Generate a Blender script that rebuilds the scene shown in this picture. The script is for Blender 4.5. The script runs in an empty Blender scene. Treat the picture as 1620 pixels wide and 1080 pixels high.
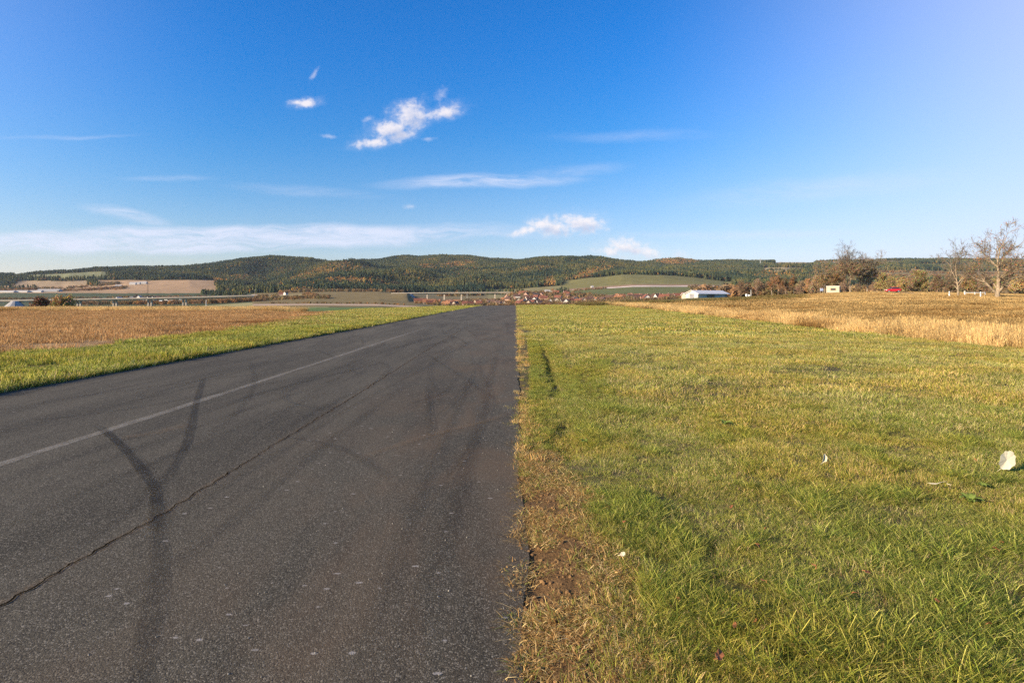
import bpy, math, random
import numpy as np
from mathutils import Vector

R = math.radians
random.seed(7)
rng = np.random.default_rng(7)
scene = bpy.context.scene
COL = scene.collection

# ------------------------------------------------------------------ camera, world, sun
EYE, HOR, F = 1.6, 472.0, 900.0           # eye height, horizon row, focal length in photo pixels
cam_d = bpy.data.cameras.new("camera"); cam = bpy.data.objects.new("camera", cam_d); COL.objects.link(cam)
cam.location = (0, 0, EYE); cam.rotation_euler = (R(90), 0, 0)
cam_d.sensor_width = 36; cam_d.lens = 20.0; cam_d.shift_y = -(540 - HOR) / 1620.0
cam_d.clip_start = 0.1; cam_d.clip_end = 40000
scene.camera = cam

SUN_AZ, SUN_EL = R(-116), R(18)           # azimuth from +Y, clockwise positive
sun_dir = Vector((math.sin(SUN_AZ) * math.cos(SUN_EL), math.cos(SUN_AZ) * math.cos(SUN_EL), math.sin(SUN_EL)))
sd = bpy.data.lights.new("sun", "SUN"); sun = bpy.data.objects.new("sun", sd); COL.objects.link(sun)
sd.energy = 5.0; sd.angle = R(0.5); sd.color = (1.0, 0.82, 0.58)
sun.rotation_euler = (-sun_dir).to_track_quat('-Z', 'Y').to_euler()
scene.view_settings.view_transform = 'Standard'; scene.view_settings.look = 'None'
scene.view_settings.exposure = 1.22; scene.view_settings.gamma = 1.0
scene.cycles.max_bounces = 6; scene.cycles.transparent_max_bounces = 12
scene.cycles.use_denoising = False
scene.cycles.adaptive_threshold = 0.006
scene.cycles.volume_bounces = 0

class NT:
    """tiny node-tree writer"""
    def __init__(s, nt): s.nt = nt; s.n = nt.nodes; s.l = nt.links
    def new(s, t, **kw):
        n = s.n.new(t)
        for k, v in kw.items(): setattr(n, k, v)
        return n
    def put(s, sock, v):
        if isinstance(v, bpy.types.NodeSocket): s.l.new(v, sock)
        elif v is not None:
            if hasattr(sock.default_value, '__len__') and not hasattr(v, '__len__'): v = [v] * len(sock.default_value)
            if hasattr(sock.default_value, '__len__') and len(sock.default_value) == 4 and len(v) == 3: v = (*v, 1)
            sock.default_value = v
    def m(s, op, a, b=None, c=None, clamp=False):
        n = s.new('ShaderNodeMath', operation=op, use_clamp=clamp)
        s.put(n.inputs[0], a); s.put(n.inputs[1], b) if b is not None else None
        if c is not None: s.put(n.inputs[2], c)
        return n.outputs[0]
    def mix(s, f, a, b, mode='MIX'):
        n = s.new('ShaderNodeMix', data_type='RGBA', blend_type=mode)
        s.put(n.inputs[0], f); s.put(n.inputs[6], a); s.put(n.inputs[7], b)
        return n.outputs[2]
    def ss(s, x, lo, hi, a=0.0, b=1.0):
        n = s.new('ShaderNodeMapRange', interpolation_type='SMOOTHSTEP')
        s.put(n.inputs[0], x); s.put(n.inputs[1], lo); s.put(n.inputs[2], hi); s.put(n.inputs[3], a); s.put(n.inputs[4], b)
        return n.outputs[0]
    def noise(s, vec, scale, detail=3, rough=.55, dist=0.0, col=False, dim='3D'):
        n = s.new('ShaderNodeTexNoise', noise_dimensions=dim)
        if vec is not None: s.put(n.inputs['Vector'], vec)
        n.inputs['Scale'].default_value = scale; n.inputs['Detail'].default_value = detail
        n.inputs['Roughness'].default_value = rough; n.inputs['Distortion'].default_value = dist
        return n.outputs['Color' if col else 'Fac']
    def scalev(s, vec, sc, off=(0, 0, 0)):
        n = s.new('ShaderNodeMapping'); s.put(n.inputs[0], vec); n.inputs[3].default_value = sc; n.inputs[1].default_value = off
        return n.outputs[0]
    def comb(s, x, y, z=0.0):
        n = s.new('ShaderNodeCombineXYZ'); s.put(n.inputs[0], x); s.put(n.inputs[1], y); s.put(n.inputs[2], z); return n.outputs[0]
    def sep(s, v):
        n = s.new('ShaderNodeSeparateXYZ'); s.put(n.inputs[0], v); return n.outputs

world = bpy.data.worlds.new("World"); scene.world = world; world.use_nodes = True
W = NT(world.node_tree); W.n.clear()
sky = W.new('ShaderNodeTexSky', sky_type='NISHITA'); sky.sun_disc = False
sky.sun_elevation = SUN_EL; sky.sun_rotation = SUN_AZ
sky.altitude = 300; sky.air_density = 1.0; sky.dust_density = 0.6; sky.ozone_density = 2.5
hs = W.new('ShaderNodeHueSaturation'); hs.inputs['Saturation'].default_value = 1.35; hs.inputs['Value'].default_value = 1.0
W.put(hs.inputs['Color'], sky.outputs[0])
skycol = hs.outputs[0]
geo = W.new('ShaderNodeTexCoord'); d = W.sep(geo.outputs['Generated'])
yy = W.m('MAXIMUM', d[1], 0.05)
U = W.m('DIVIDE', d[0], yy); V = W.m('DIVIDE', d[2], yy)      # heading / elevation slopes of the direction, world space
front = W.ss(d[1], 0.1, 0.3)
P = W.comb(U, V)
skycol = W.mix(W.ss(V, .0, .50), skycol, W.mix(1.0, skycol, (.49, 1.05, 1.44), 'MULTIPLY'))
skycol = W.mix(W.ss(V, .30, .0), skycol, W.mix(1.0, skycol, (1.02, .86, .98), 'MULTIPLY'))
# thin veil of high cloud growing toward the right-hand (north-east) side and low down on the left
veilR = W.m('MULTIPLY', W.ss(W.m('ADD', U, W.m('MULTIPLY', V, -0.25)), 0.05, 1.05), front)
veilL = W.m('MULTIPLY', W.ss(U, -0.45, -1.15), front)
veil = W.m('ADD', W.m('MULTIPLY', veilR, 0.62), W.m('MULTIPLY', veilL, 0.17))
skycol = W.mix(veil, skycol, (4.9, 4.95, 5.9))
# low haze toward the horizon
lowh = W.m('MULTIPLY', W.ss(V, 0.30, 0.0), W.ss(U, -.6, .9, .10, .45))
skycol = W.mix(lowh, skycol, (4.2, 4.7, 5.9))
# cirrus streaks
wv = W.noise(P, 4.0, 3, .6)
Pc = W.comb(U, W.m('ADD', V, W.m('MULTIPLY', W.m('SUBTRACT', wv, .5), .05)))
st = W.noise(W.scalev(Pc, (3.2, 24.0, 1)), 1.0, 7, .68, 0.8)
st2 = W.noise(W.scalev(Pc, (10.0, 60.0, 1), (3, 1, 0)), 1.0, 5, .68, 1.5)
warp = W.m('MULTIPLY', W.m('SUBTRACT', wv, .5), .035)
def blob(px, py, rx, ry, tilt=0.0):
    u0, v0 = (px - 810) / F, (HOR - py) / F
    c, s_ = math.cos(tilt), math.sin(tilt)
    du, dv = W.m('SUBTRACT', U, u0), W.m('SUBTRACT', W.m('ADD', V, warp) if warp is not None else V, v0)
    a = W.m('DIVIDE', W.m('ADD', W.m('MULTIPLY', du, c), W.m('MULTIPLY', dv, s_)), rx / F)
    b = W.m('DIVIDE', W.m('ADD', W.m('MULTIPLY', du, -s_), W.m('MULTIPLY', dv, c)), ry / F)
    return W.m('SUBTRACT', 1.0, W.m('SQRT', W.m('ADD', W.m('MULTIPLY', a, a), W.m('MULTIPLY', b, b))))
def many(fn, items):
    o = None
    for it in items:
        v = fn(it); o = v if o is None else W.m('MAXIMUM', o, v)
    return o
cir = many(lambda t: W.m('MULTIPLY', W.ss(blob(*t[:5]), 0.0, t[6]), t[5]), [
    (330, 377, 560, 25, 0.025, 1.0, .45), (640, 366, 260, 13, -0.03, .6, .7), (760, 287, 205, 15, 0.02, .85, .8), (200, 342, 95, 13, -0.18, .65, .8),
    (1000, 216, 190, 14, 0.0, .30, 1.3), (90, 217, 170, 5, 0.0, .28, 1.0), (270, 284, 110, 7, 0, .3, 1.0),
    (1180, 372, 260, 10, 0.0, .35, .8), (900, 272, 120, 16, .10, .3, .9), (480, 300, 170, 12, -.05, .25, .9), (1300, 300, 300, 30, .1, .3, .9)])
cirm = W.m('MULTIPLY', cir, W.ss(W.m('ADD', W.m('MULTIPLY', st, .6), W.m('MULTIPLY', st2, .4)), 0.30, 0.60))
skycol = W.mix(W.m('MULTIPLY', cirm, 0.86), skycol, (4.7, 5.0, 6.1))
# small cumulus
warp = None
cn = W.noise(W.scalev(P, (1, 1.25, 1)), 34.0, 6, .6, 0.25); cn2 = W.noise(P, 120.0, 4, .6)
nz = W.m('ADD', W.m('MULTIPLY', W.m('SUBTRACT', cn, .5), 2.1), W.m('MULTIPLY', W.m('SUBTRACT', cn2, .5), .8))
puffs = [(645, 186, 38, 24, .35), (615, 204, 42, 18, .25), (592, 226, 36, 10, .12), (632, 216, 30, 10, .25), (660, 182, 18, 14, .2), (702, 177, 38, 13, .25), (697, 150, 15, 9, .8),
         (484, 163, 27, 8, .1), (465, 163, 12, 5, 0), (498, 116, 16, 4, 1.0), (582, 188, 12, 5, .3), (521, 216, 16, 4, -.1), (678, 220, 12, 4, 0), (652, 158, 10, 4, .2),
         (915, 353, 44, 19, 0), (880, 360, 46, 15, .1), (856, 354, 24, 15, .2), (928, 362, 24, 13, 0), (832, 365, 28, 9, .25),
         (985, 391, 42, 17, 0), (1005, 397, 40, 12, -.1), (965, 396, 28, 11, 0), (1072, 404, 16, 8, 0), (650, 327, 10, 4, 0)]
def pblob(t):
    return blob(*t) if t[2] > 17 else W.m('SUBTRACT', blob(*t), .24)
cf = many(pblob, [t for t in puffs if t[2] > 17])
cfw = many(lambda t: W.m('SUBTRACT', blob(t[0], t[1], t[2]*1.5, t[3]*1.5, t[4]), .20), [t for t in puffs if t[2] <= 17])
cmask = W.ss(W.m('ADD', cf, W.m('MULTIPLY', nz, 1.05)), 0.0, 0.95)
U0, V0 = U, V
U, V = W.m('ADD', U0, -0.010), W.m('ADD', V0, 0.011)            # cloud density a little way toward the sun
cs = many(lambda t: blob(*t), puffs[:6] + puffs[14:22])
cno = W.noise(W.scalev(W.comb(U, V), (1, 1.25, 1)), 34.0, 6, .6, 0.25)
U, V = U0, V0
shade = W.ss(W.m('ADD', cs, W.m('MULTIPLY', W.m('SUBTRACT', cno, .5), 1.6)), .15, 1.0)
ccol = W.mix(shade, (6.3, 5.8, 5.8), (3.6, 3.8, 4.8))
wisp = W.m('MULTIPLY', W.ss(W.m('ADD', cfw, W.m('MULTIPLY', nz, .85)), -.05, 1.1), front)
skycol = W.mix(W.m('MULTIPLY', wisp, .40), skycol, (5.6, 5.4, 5.9))
halo = W.m('MULTIPLY', W.ss(W.m('ADD', cf, W.m('MULTIPLY', nz, .8)), -.55, .5), front)
skycol = W.mix(W.m('MULTIPLY', halo, .16), skycol, (5.2, 5.2, 5.9))
skycol = W.mix(W.m('MULTIPLY', W.m('MULTIPLY', cmask, front), .82), skycol, ccol)
bg = W.new('ShaderNodeBackground'); bg.inputs[1].default_value = 0.0725
W.put(bg.inputs[0], skycol)
wo = W.new('ShaderNodeOutputWorld'); W.l.new(bg.outputs[0], wo.inputs[0])

# ------------------------------------------------------------------ helpers
def mat(name, build, rough=.9, spec=.2):
    m = bpy.data.materials.new(name); m.use_nodes = True
    t = NT(m.node_tree); b = t.n['Principled BSDF']
    b.inputs['Roughness'].default_value = rough
    b.inputs['Specular IOR Level'].default_value = spec
    build(t, b); return m
def flat_mat(name, c, rough=.8, spec=.3, var=.25, sc=1.5, metal=0.0):
    def f(t, b):
        tc = t.new('ShaderNodeTexCoord').outputs['Object']
        n = t.noise(tc, sc, 4)
        k = t.ss(n, .25, .75, 1 - var, 1 + var * .6)
        v = t.new('ShaderNodeVectorMath', operation='SCALE'); v.inputs[0].default_value = c; t.put(v.inputs['Scale'], k)
        t.put(b.inputs['Base Color'], v.outputs[0]); b.inputs['Metallic'].default_value = metal
    return mat(name, f, rough, spec)
def foliage_mat(name, trans=.35, lowvar=None):
    """vertex colour x per-instance and world-scale variation, some light through the leaf"""
    m = bpy.data.materials.new(name); m.use_nodes = True; t = NT(m.node_tree); t.n.clear()
    a = t.new('ShaderNodeAttribute', attribute_name='Col')
    oi = t.new('ShaderNodeObjectInfo').outputs['Random']
    c = a.outputs['Color']
    pos = t.new('ShaderNodeNewGeometry').outputs['Position']
    if lowvar:
        n = t.noise(pos, lowvar[0], 3, .6)
        c = t.mix(t.ss(n, lowvar[1], lowvar[2]), c, t.mix(1.0, c, lowvar[3], 'MULTIPLY'))
    k = t.ss(oi, 0, 1, .78, 1.22)
    v = t.new('ShaderNodeVectorMath', operation='SCALE'); t.put(v.inputs[0], c); t.put(v.inputs['Scale'], k)
    df = t.new('ShaderNodeBsdfDiffuse'); tr = t.new('ShaderNodeBsdfTranslucent')
    t.put(df.inputs[0], v.outputs[0]); t.put(tr.inputs[0], v.outputs[0])
    mx = t.new('ShaderNodeMixShader'); mx.inputs[0].default_value = trans
    t.l.new(df.outputs[0], mx.inputs[1]); t.l.new(tr.outputs[0], mx.inputs[2])
    o = t.new('ShaderNodeOutputMaterial'); t.l.new(mx.outputs[0], o.inputs[0])
    return m

def np_mesh(name, v, quads=None, tris=None, col=None, smooth=False):
    me = bpy.data.meshes.new(name)
    v = np.asarray(v, dtype=np.float32); me.vertices.add(len(v)); me.vertices.foreach_set('co', v.ravel())
    loops, starts, tot = [], [], 0
    for f, k in ((quads, 4), (tris, 3)):
        if f is not None and len(f):
            f = np.asarray(f, dtype=np.int32); loops.append(f.ravel()); starts.append(tot + np.arange(len(f)) * k); tot += f.size
    L = np.concatenate(loops); S = np.concatenate(starts).astype(np.int32)
    me.loops.add(len(L)); me.loops.foreach_set('vertex_index', L)
    me.polygons.add(len(S)); me.polygons.foreach_set('loop_start', S)
    me.polygons.foreach_set('use_smooth', np.full(len(S), bool(smooth)))
    if col is not None:
        a = me.color_attributes.new('Col', 'FLOAT_COLOR', 'POINT')
        c = np.ones((len(v), 4), dtype=np.float32); c[:, :3] = col; a.data.foreach_set('color', c.ravel())
    me.update(calc_edges=True); me.validate()
    return me
def put(name, me, m=None, parent=None, loc=None, link=True):
    o = bpy.data.objects.new(name, me)
    if link: COL.objects.link(o)
    if m is not None: me.materials.append(m)
    if parent: o.parent = parent
    if loc is not None: o.location = loc
    return o
def tag(o, label=None, cat=None, group=None, kind=None):
    if label: o['label'] = label
    if cat: o['category'] = cat
    if group: o['group'] = group
    if kind: o['kind'] = kind
    return o
def thing(name, label, cat, loc, rz=0.0, group=None):
    o = bpy.data.objects.new(name, None); o.empty_display_size = .2; COL.objects.link(o)
    o.location = loc; o.rotation_euler = (0, 0, rz); return tag(o, label, cat, group)
def copy_tree(o, parent=None):
    c = o.copy(); COL.objects.link(c)
    if parent: c.parent = parent
    for ch in [x for x in o.children]: copy_tree(ch, c)
    return c

class MB:
    """collects simple solids into one mesh"""
    def __init__(s): s.v = []; s.f = []
    def add(s, vs, fs):
        k = len(s.v); s.v += [tuple(map(float, p)) for p in vs]; s.f += [tuple(i + k for i in f) for f in fs]; return s
    def box(s, x0, x1, y0, y1, z0, z1):
        return s.add([(x0,y0,z0),(x1,y0,z0),(x1,y1,z0),(x0,y1,z0),(x0,y0,z1),(x1,y0,z1),(x1,y1,z1),(x0,y1,z1)],
                     [(3,2,1,0),(4,5,6,7),(0,1,5,4),(1,2,6,5),(2,3,7,6),(3,0,4,7)])
    def prism(s, poly, axis, a, b):
        """poly of 2-D points extruded along axis ('x' or 'y') from a to b"""
        n = len(poly); g = (lambda p, t: (t, p[0], p[1])) if axis == 'x' else (lambda p, t: (p[0], t, p[1]))
        vs = [g(p, a) for p in poly] + [g(p, b) for p in poly]
        return s.add(vs, [tuple(range(n)), tuple(range(2*n-1, n-1, -1))] + [(i, n+i, n+(i+1) % n, (i+1) % n) for i in range(n)])
    def tube(s, p, q, r0, r1, n=6, caps=True):
        p, q = Vector(p), Vector(q); d_ = (q - p).normalized()
        a = d_.orthogonal().normalized(); b = d_.cross(a)
        vs = [p + (a * math.cos(t) + b * math.sin(t)) * r0 for t in [i * 2 * math.pi / n for i in range(n)]]
        vs += [q + (a * math.cos(t) + b * math.sin(t)) * r1 for t in [i * 2 * math.pi / n for i in range(n)]]
        fs = [(i, (i+1) % n, n + (i+1) % n, n + i) for i in range(n)]
        if caps: fs += [tuple(range(n-1, -1, -1)), tuple(range(n, 2*n))]
        return s.add(vs, fs)
    def build(s, name, m, parent=None, loc=None, bevel=0.0, smooth=False):
        me = bpy.data.meshes.new(name); me.from_pydata(s.v, [], s.f); me.update()
        if smooth:
            for p in me.polygons: p.use_smooth = True
        o = put(name, me, m, parent, loc)
        if bevel:
            bv = o.modifiers.new('bevel', 'BEVEL'); bv.width = bevel; bv.segments = 2
        return o

def vnoise(x, y, seed=0, oct=4, pers=.5):
    """value noise in numpy, -1..1"""
    out = 0; amp = 1; tot = 0
    x = np.asarray(x, float); y = np.asarray(y, float)
    for o in range(oct):
        r = np.random.default_rng(seed + o * 17).random((256, 256)) * 2 - 1
        xi = np.floor(x).astype(int); yi = np.floor(y).astype(int); fx = x - xi; fy = y - yi
        fx = fx * fx * (3 - 2 * fx); fy = fy * fy * (3 - 2 * fy)
        g = lambda i, j: r[i & 255, j & 255]
        out = out + amp * ((g(xi, yi) * (1-fx) + g(xi+1, yi) * fx) * (1-fy) + (g(xi, yi+1) * (1-fx) + g(xi+1, yi+1) * fx) * fy)
        tot += amp; amp *= pers; x = x * 2.03 + 11.3; y = y * 2.03 + 5.7
    return out / tot
def sstep(x, a, b):
    t = np.clip((x - a) / (b - a), 0, 1); return t * t * (3 - 2 * t)

# ------------------------------------------------------------------ terrain
# survey table: depth -> (bearing, sight-line row) pairs, turned into real heights
XK = [-600, 0, 100, 200, 300, 400, 500, 600, 700, 817, 900, 1000, 1100, 1200, 1300, 1400, 1500, 1620, 2200]
T = [
 (45,   [503.5]*6 + [504, 504, 504, 504, 504, 503.5, 503, 502, 501, 500, 499.5, 499.5, 499]),
 (85,   [491, 491, 490.5, 490, 490, 490, 490, 489.5, 489, 489, 488.5, 486.5, 484.5, 482, 479.5, 478, 478, 479, 479]),
 (130,  [503, 503, 501, 500, 499, 497, 493, 488, 484.5, 483, 482.5, 480.5, 477.5, 473, 468.5, 466, 467.5, 469.5, 471]),
 (200,  [507, 507, 506, 505, 503, 499, 496, 491, 488, 487.5, 486, 482, 475.5, 470.5, 465, 462, 464, 466, 466]),
 (330,  [500, 500, 500, 499, 496, 488, 485, 485, 488, 489, 486, 479, 471, 469, 467, 466, 467, 467, 467]),
 (550,  [494, 493, 492, 491, 488, 480, 480, 481, 486, 487, 484, 478, 472, 470, 468, 467, 468, 468, 468]),
 (900,  [486, 485, 484, 483, 482, 477, 474, 475, 483, 483, 480, 472, 468, 466, 464, 463, 464, 464, 464]),
 (1500, [475, 475, 474, 473, 472, 470, 463.5, 462, 471, 469, 463, 459, 458.5, 458, 457, 456, 456, 456, 456]),
 (2000, [464, 464, 463, 463, 463, 463, 461, 461, 465, 464, 457, 450, 450, 453, 452, 450, 450, 450, 450]),
]
rows_x = [(Y, list(zip(XK, ys))) for Y, ys in T]
rows_x += [
 (1290, [(-600, 477), (0, 477), (100, 476), (200, 475), (300, 474), (400, 472), (500, 466), (600, 464.6), (645, 464.3), (662, 476), (790, 476), (812, 464), (850, 462.5), (885, 461.5), (950, 463), (1000, 463), (1100, 462), (1200, 461), (1300, 460), (1400, 459), (2200, 459)]),
 (2500, [(-600, 458), (0, 457), (100, 456), (160, 452), (200, 448), (300, 446), (345, 449), (400, 457), (450, 456), (500, 450), (560, 452), (600, 456), (700, 457), (817, 452), (880, 448), (930, 440), (985, 433.5), (1050, 436), (1100, 441), (1150, 448), (1210, 446), (1300, 445), (1400, 441), (1620, 444), (2200, 444)]),
 (3200, [(-600, 444), (0, 441), (20, 438), (60, 433), (110, 431), (160, 432), (200, 437), (300, 436), (380, 438), (420, 446), (460, 436), (520, 424), (570, 424), (620, 432), (700, 436), (817, 434), (900, 430), (960, 430), (1000, 433), (1100, 433), (1200, 436), (1240, 424), (1300, 428), (1400, 428), (1620, 430), (2200, 430)]),
 (4300, [(-600, 434), (0, 436), (25, 440), (60, 436), (110, 434), (150, 428), (215, 426), (290, 426), (330, 422), (380, 413.5), (430, 409), (460, 412), (500, 420), (540, 422), (560, 417.5), (600, 420), (640, 415), (700, 412), (780, 417), (817, 416.5), (850, 411), (900, 409), (950, 410), (990, 416), (1020, 421), (1100, 421), (1200, 421), (1300, 420), (1400, 418), (1500, 417), (1620, 418), (2200, 418)]),
 (5400, [(-600, 440), (0, 440), (300, 432), (430, 420), (560, 418), (600, 416), (640, 410.5), (690, 409), (745, 408.5), (775, 413), (817, 416), (990, 420), (1030, 417), (1050, 413), (1072, 411), (1090, 414), (1110, 418), (1200, 417), (1400, 416), (1500, 415), (1620, 417), (2200, 417)]),
 (7000, [(-600, 452), (300, 450), (800, 440), (1200, 430), (2200, 430)]),
 (9500, [(-600, 462), (2200, 462)]),
]
Y0 = 14.0
s_ax = np.concatenate([np.linspace(-2.2, -.95, 70)[:-1], np.linspace(-.95, -.45, 190)[:-1], np.linspace(-.45, .5, 390)[:-1], np.linspace(.5, 1.0, 200)[:-1], np.linspace(1.0, 2.2, 70)])
y_ax = [-12, -8, -5, -3, -1.5, -.5, .3, 1]
while y_ax[-1] < 8: y_ax.append(y_ax[-1] + (.25 if y_ax[-1] < 1.9 else .055))
while y_ax[-1] < 9500: y_ax.append(y_ax[-1] * 1.0125 + 0.0)
y_ax = np.array(y_ax)
SS, YY = np.meshgrid(s_ax, y_ax)
XX = SS * (YY + Y0)
PX = 810 + F * XX / np.maximum(YY, 20)
# heights on the survey rows, then blended between rows
zr = []; yr = []
for Y, pts in rows_x:
    xs, ys = zip(*pts)
    zr.append(EYE + (HOR - np.interp(PX, xs, ys)) * Y / F); yr.append(Y)
zr = np.array([np.zeros_like(PX), np.zeros_like(PX)] + zr); yr = np.array([-20, 22] + yr, float); od = np.argsort(yr); yr = yr[od]; zr = zr[od]
ly = np.log(yr + 60); lv = np.log(YY + 60)
k = np.clip(np.searchsorted(ly, lv.ravel()) - 1, 0, len(ly) - 2).reshape(lv.shape)
t = np.clip((lv - ly[k]) / (ly[k+1] - ly[k]), 0, 1)
# monotone-ish cubic (catmull-rom damped)
II, JJ = np.indices(PX.shape)
def zk(i): return zr[np.clip(i, 0, len(yr) - 1), II, JJ]
p0, p1, p2, p3 = zk(k-1), zk(k), zk(k+1), zk(k+2)
h = (ly[k+1] - ly[k]); hm = ly[k] - ly[np.maximum(k-1, 0)] + 1e-6; hp = ly[np.minimum(k+2, len(ly)-1)] - ly[k+1] + 1e-6
d0 = (p1 - p0) / hm; d1 = (p2 - p1) / h; d2 = (p3 - p2) / hp
m1 = np.where(d0 * d1 > 0, 2 * d0 * d1 / (d0 + d1 + 1e-12 * np.sign(d0 + d1 + 1e-30)), 0) * h
m2 = np.where(d1 * d2 > 0, 2 * d1 * d2 / (d1 + d2 + 1e-12 * np.sign(d1 + d2 + 1e-30)), 0) * h
ZZ = (2*t**3-3*t**2+1)*p1 + (t**3-2*t**2+t)*m1 + (-2*t**3+3*t**2)*p2 + (t**3-t**2)*m2
# relief noise
far = sstep(YY, 1900, 3200)
ZZ += far * (vnoise(XX/480, YY/380, 3, 5, .55) * 20)
ZZ += sstep(YY, 150, 700) * (1 - far) * vnoise(XX/90, YY/90, 5, 3) * 1.1
# wooded spurs that throw real shadow to their right
def spur(px, Y, hgt, wl, wr, dy):
    X = (px - 810) * Y / F
    dx = XX - X
    w = np.where(dx < 0, wl, wr)
    return hgt * np.exp(-(dx / w) ** 2 - ((YY - Y) / dy) ** 2)
for a in [(392, 3600, 34, 260, 80, 300), (590, 2420, 30, 300, 80, 280), (652, 2700, 56, 250, 120, 260), (748, 2560, 40, 120, 90, 220), (560, 3300, 34, 240, 80, 250),
          (640, 4850, 14, 300, 60, 300), (500, 3900, 26, 200, 70, 250), (850, 3500, 34, 260, 80, 350), (930, 3300, 24, 160, 60, 300), (235, 3000, 12, 200, 40, 150), (1215, 2900, 26, 200, 70, 200), (1075, 3300, 18, 200, 50, 250)]:
    ZZ += spur(*a)
# close relief: soft lumps, wheel rut by the runway, worn hollow where the turf has gone
RWL = lambda Y: np.interp(Y, [-20, 9.6, 33, 60, 107, 200], [-8.85, -8.66, -8.05, -7.8, -7.4, -6.6])
RWR = lambda Y: .02 + .0078 * Y
near = 1 - sstep(YY, 40, 90)
off = sstep(XX, RWR(YY) + .02, RWR(YY) + .5) + sstep(-XX, -RWL(YY) + .05, -RWL(YY) + .8)
lump = vnoise(XX/.9, YY/.9, 9, 3) * .030 + vnoise(XX/.34, YY/.34, 14, 2) * .008 * (1 - sstep(YY, 12, 22)) + vnoise(XX/3.3, YY/3.3, 12, 2) * .05
ZZ += np.clip(off, 0, 1) * near * lump
rutx = np.interp(YY, [4, 6.3, 10.4, 16, 30], [.45, .58, .80, .95, 1.2])
ZZ -= .085 * np.exp(-(np.abs(XX - rutx - .05*vnoise(YY/.9, YY*0+2, 6, 2)) / .11) ** 3) * sstep(YY, 4.5, 6.5) * (1 - sstep(YY, 15, 26)) * np.clip(.55 + 1.1 * vnoise(YY/1.1, YY*0, 4, 2), .08, 1)
rut2 = np.interp(YY, [8, 11.5, 14], [1.15, 1.45, 2.1])
ZZ -= .045 * np.exp(-(np.abs(XX - rut2 - .06*vnoise(YY/.8, YY*0+5, 8, 2)) / .10) ** 3) * np.clip(.4 + 1.2 * vnoise(YY/1.0, YY*0+9, 7, 2), 0, 1) * sstep(YY, 8, 9.5) * (1 - sstep(YY, 13, 16))
DIRT = lambda Y: np.interp(Y, [-3, 1.5, 2.37, 3.36, 4.4, 5.0, 5.6, 6.3, 8, 12], [.43, .41, .39, .47, .48, .40, .24, .13, .07, .03])   # width of bare strip
dw = RWR(YY) + DIRT(YY) * (1 + .18 * vnoise(YY/.35, YY*0+.5, 21, 3))
bare = (XX > RWR(YY) - .05) * (1 - sstep(XX, dw - .06, dw + .06)) * (YY < 14)
ZZ -= bare * .004
ZZ += bare * (vnoise(XX/.13, YY/.13, 31, 3) * .018)
ZZ += sstep(-XX, -RWL(YY) + .02, -RWL(YY) + .25) * near * .085       # left verge stands above the asphalt
under = (XX > RWL(YY) - .0) & (XX < RWR(YY) - .14) & (YY < 150)
ZZ = np.where(under, ZZ - .035, ZZ)

def HZ(X, Y):
    X = np.asarray(X, float); Y = np.asarray(Y, float)
    s = X / (Y + Y0); j = np.interp(s, s_ax, np.arange(len(s_ax))); i = np.interp(Y, y_ax, np.arange(len(y_ax)))
    i0 = np.clip(i.astype(int), 0, len(y_ax) - 2); j0 = np.clip(j.astype(int), 0, len(s_ax) - 2); fi = i - i0; fj = j - j0
    return (ZZ[i0, j0]*(1-fi)*(1-fj) + ZZ[i0+1, j0]*fi*(1-fj) + ZZ[i0, j0+1]*(1-fi)*fj + ZZ[i0+1, j0+1]*fi*fj)
def hz(x, y): return float(HZ(np.array([x]), np.array([y]))[0])
def at(px, Y, dz=0.0):
    X = (px - 810) * Y / F; return (X, Y, hz(X, Y) + dz)
def ground_at(px, py):
    """where the sight line over flat ground meets it (foreground only)"""
    Y = EYE * F / (py - HOR); X = (px - 810) * Y / F; return X, Y

# ---- land cover: colour and forest mask on the terrain
PXf = 810 + F * XX / np.maximum(YY, 1); PY = HOR - F * (ZZ - EYE) / np.maximum(YY, 1)
col = np.zeros(PX.shape + (3,)); col[:] = (.075, .068, .035)                 # woodland floor
wood = (YY > 1900).astype(float)
def zone(mask, c, w=0.0):
    mask = np.asarray(mask, bool); col[mask] = c; wood[mask] = w
wob = vnoise(XX/60, YY/60, 40, 3)
PXw = PXf + wob * 5 * sstep(YY, 400, 1500); PYw = PY + vnoise(XX/150, YY/200, 41, 3) * 1.1 * sstep(YY, 900, 1800)
GREEN, OLIVE, TAN, STRAW, BROWN, DKG, VERGE = (.085, .12, .035), (.155, .15, .06), (.34, .215, .115), (.38, .27, .11), (.26, .155, .07), (.065, .075, .032), (.105, .085, .038)
zone(YY < 1900, (.12, .11, .055))
zone((YY < 1900) & (YY > 300) & (PXw < 430), DKG)
zone((YY > 140) & (YY < 420) & (PXw < 420), (.13, .10, .05))
zone((YY > 900) & (PYw > 463.5) & (PXw < 430), DKG)
zone((PYw < 463.5) & (PYw > 452) & (PXw < 345) & (YY > 900) & (YY < 2700), TAN)
zone((PYw < 463) & (PYw > 443) & (PXw > 165 - (460 - PYw)) & (PXw < 345 - (462-PYw)*.3) & (YY > 1900) & (YY < 2800), TAN)
zone((PYw < 452) & (PYw > 444) & (PXw > 25) & (PXw < 140) & (YY > 1900) & (YY < 3200), (.30, .21, .12))
zone((PYw < 442) & (PXw > 22) & (PXw < 172) & (YY > 1900) & (YY < 3500), (.21, .20, .09))
zone((PXw > 385) & (PXw < 450) & (PYw < 459) & (PYw > 451) & (YY < 2700) & (YY > 1300), (.22, .21, .08))
zone((YY > 280) & (YY < 700) & (PXw > 260) & (PXw < 520), (.25, .22, .10))
zone((YY > 330) & (PXw > 400) & (PXw < 660) & (YY < 1900), (.185, .135, .055))
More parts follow.
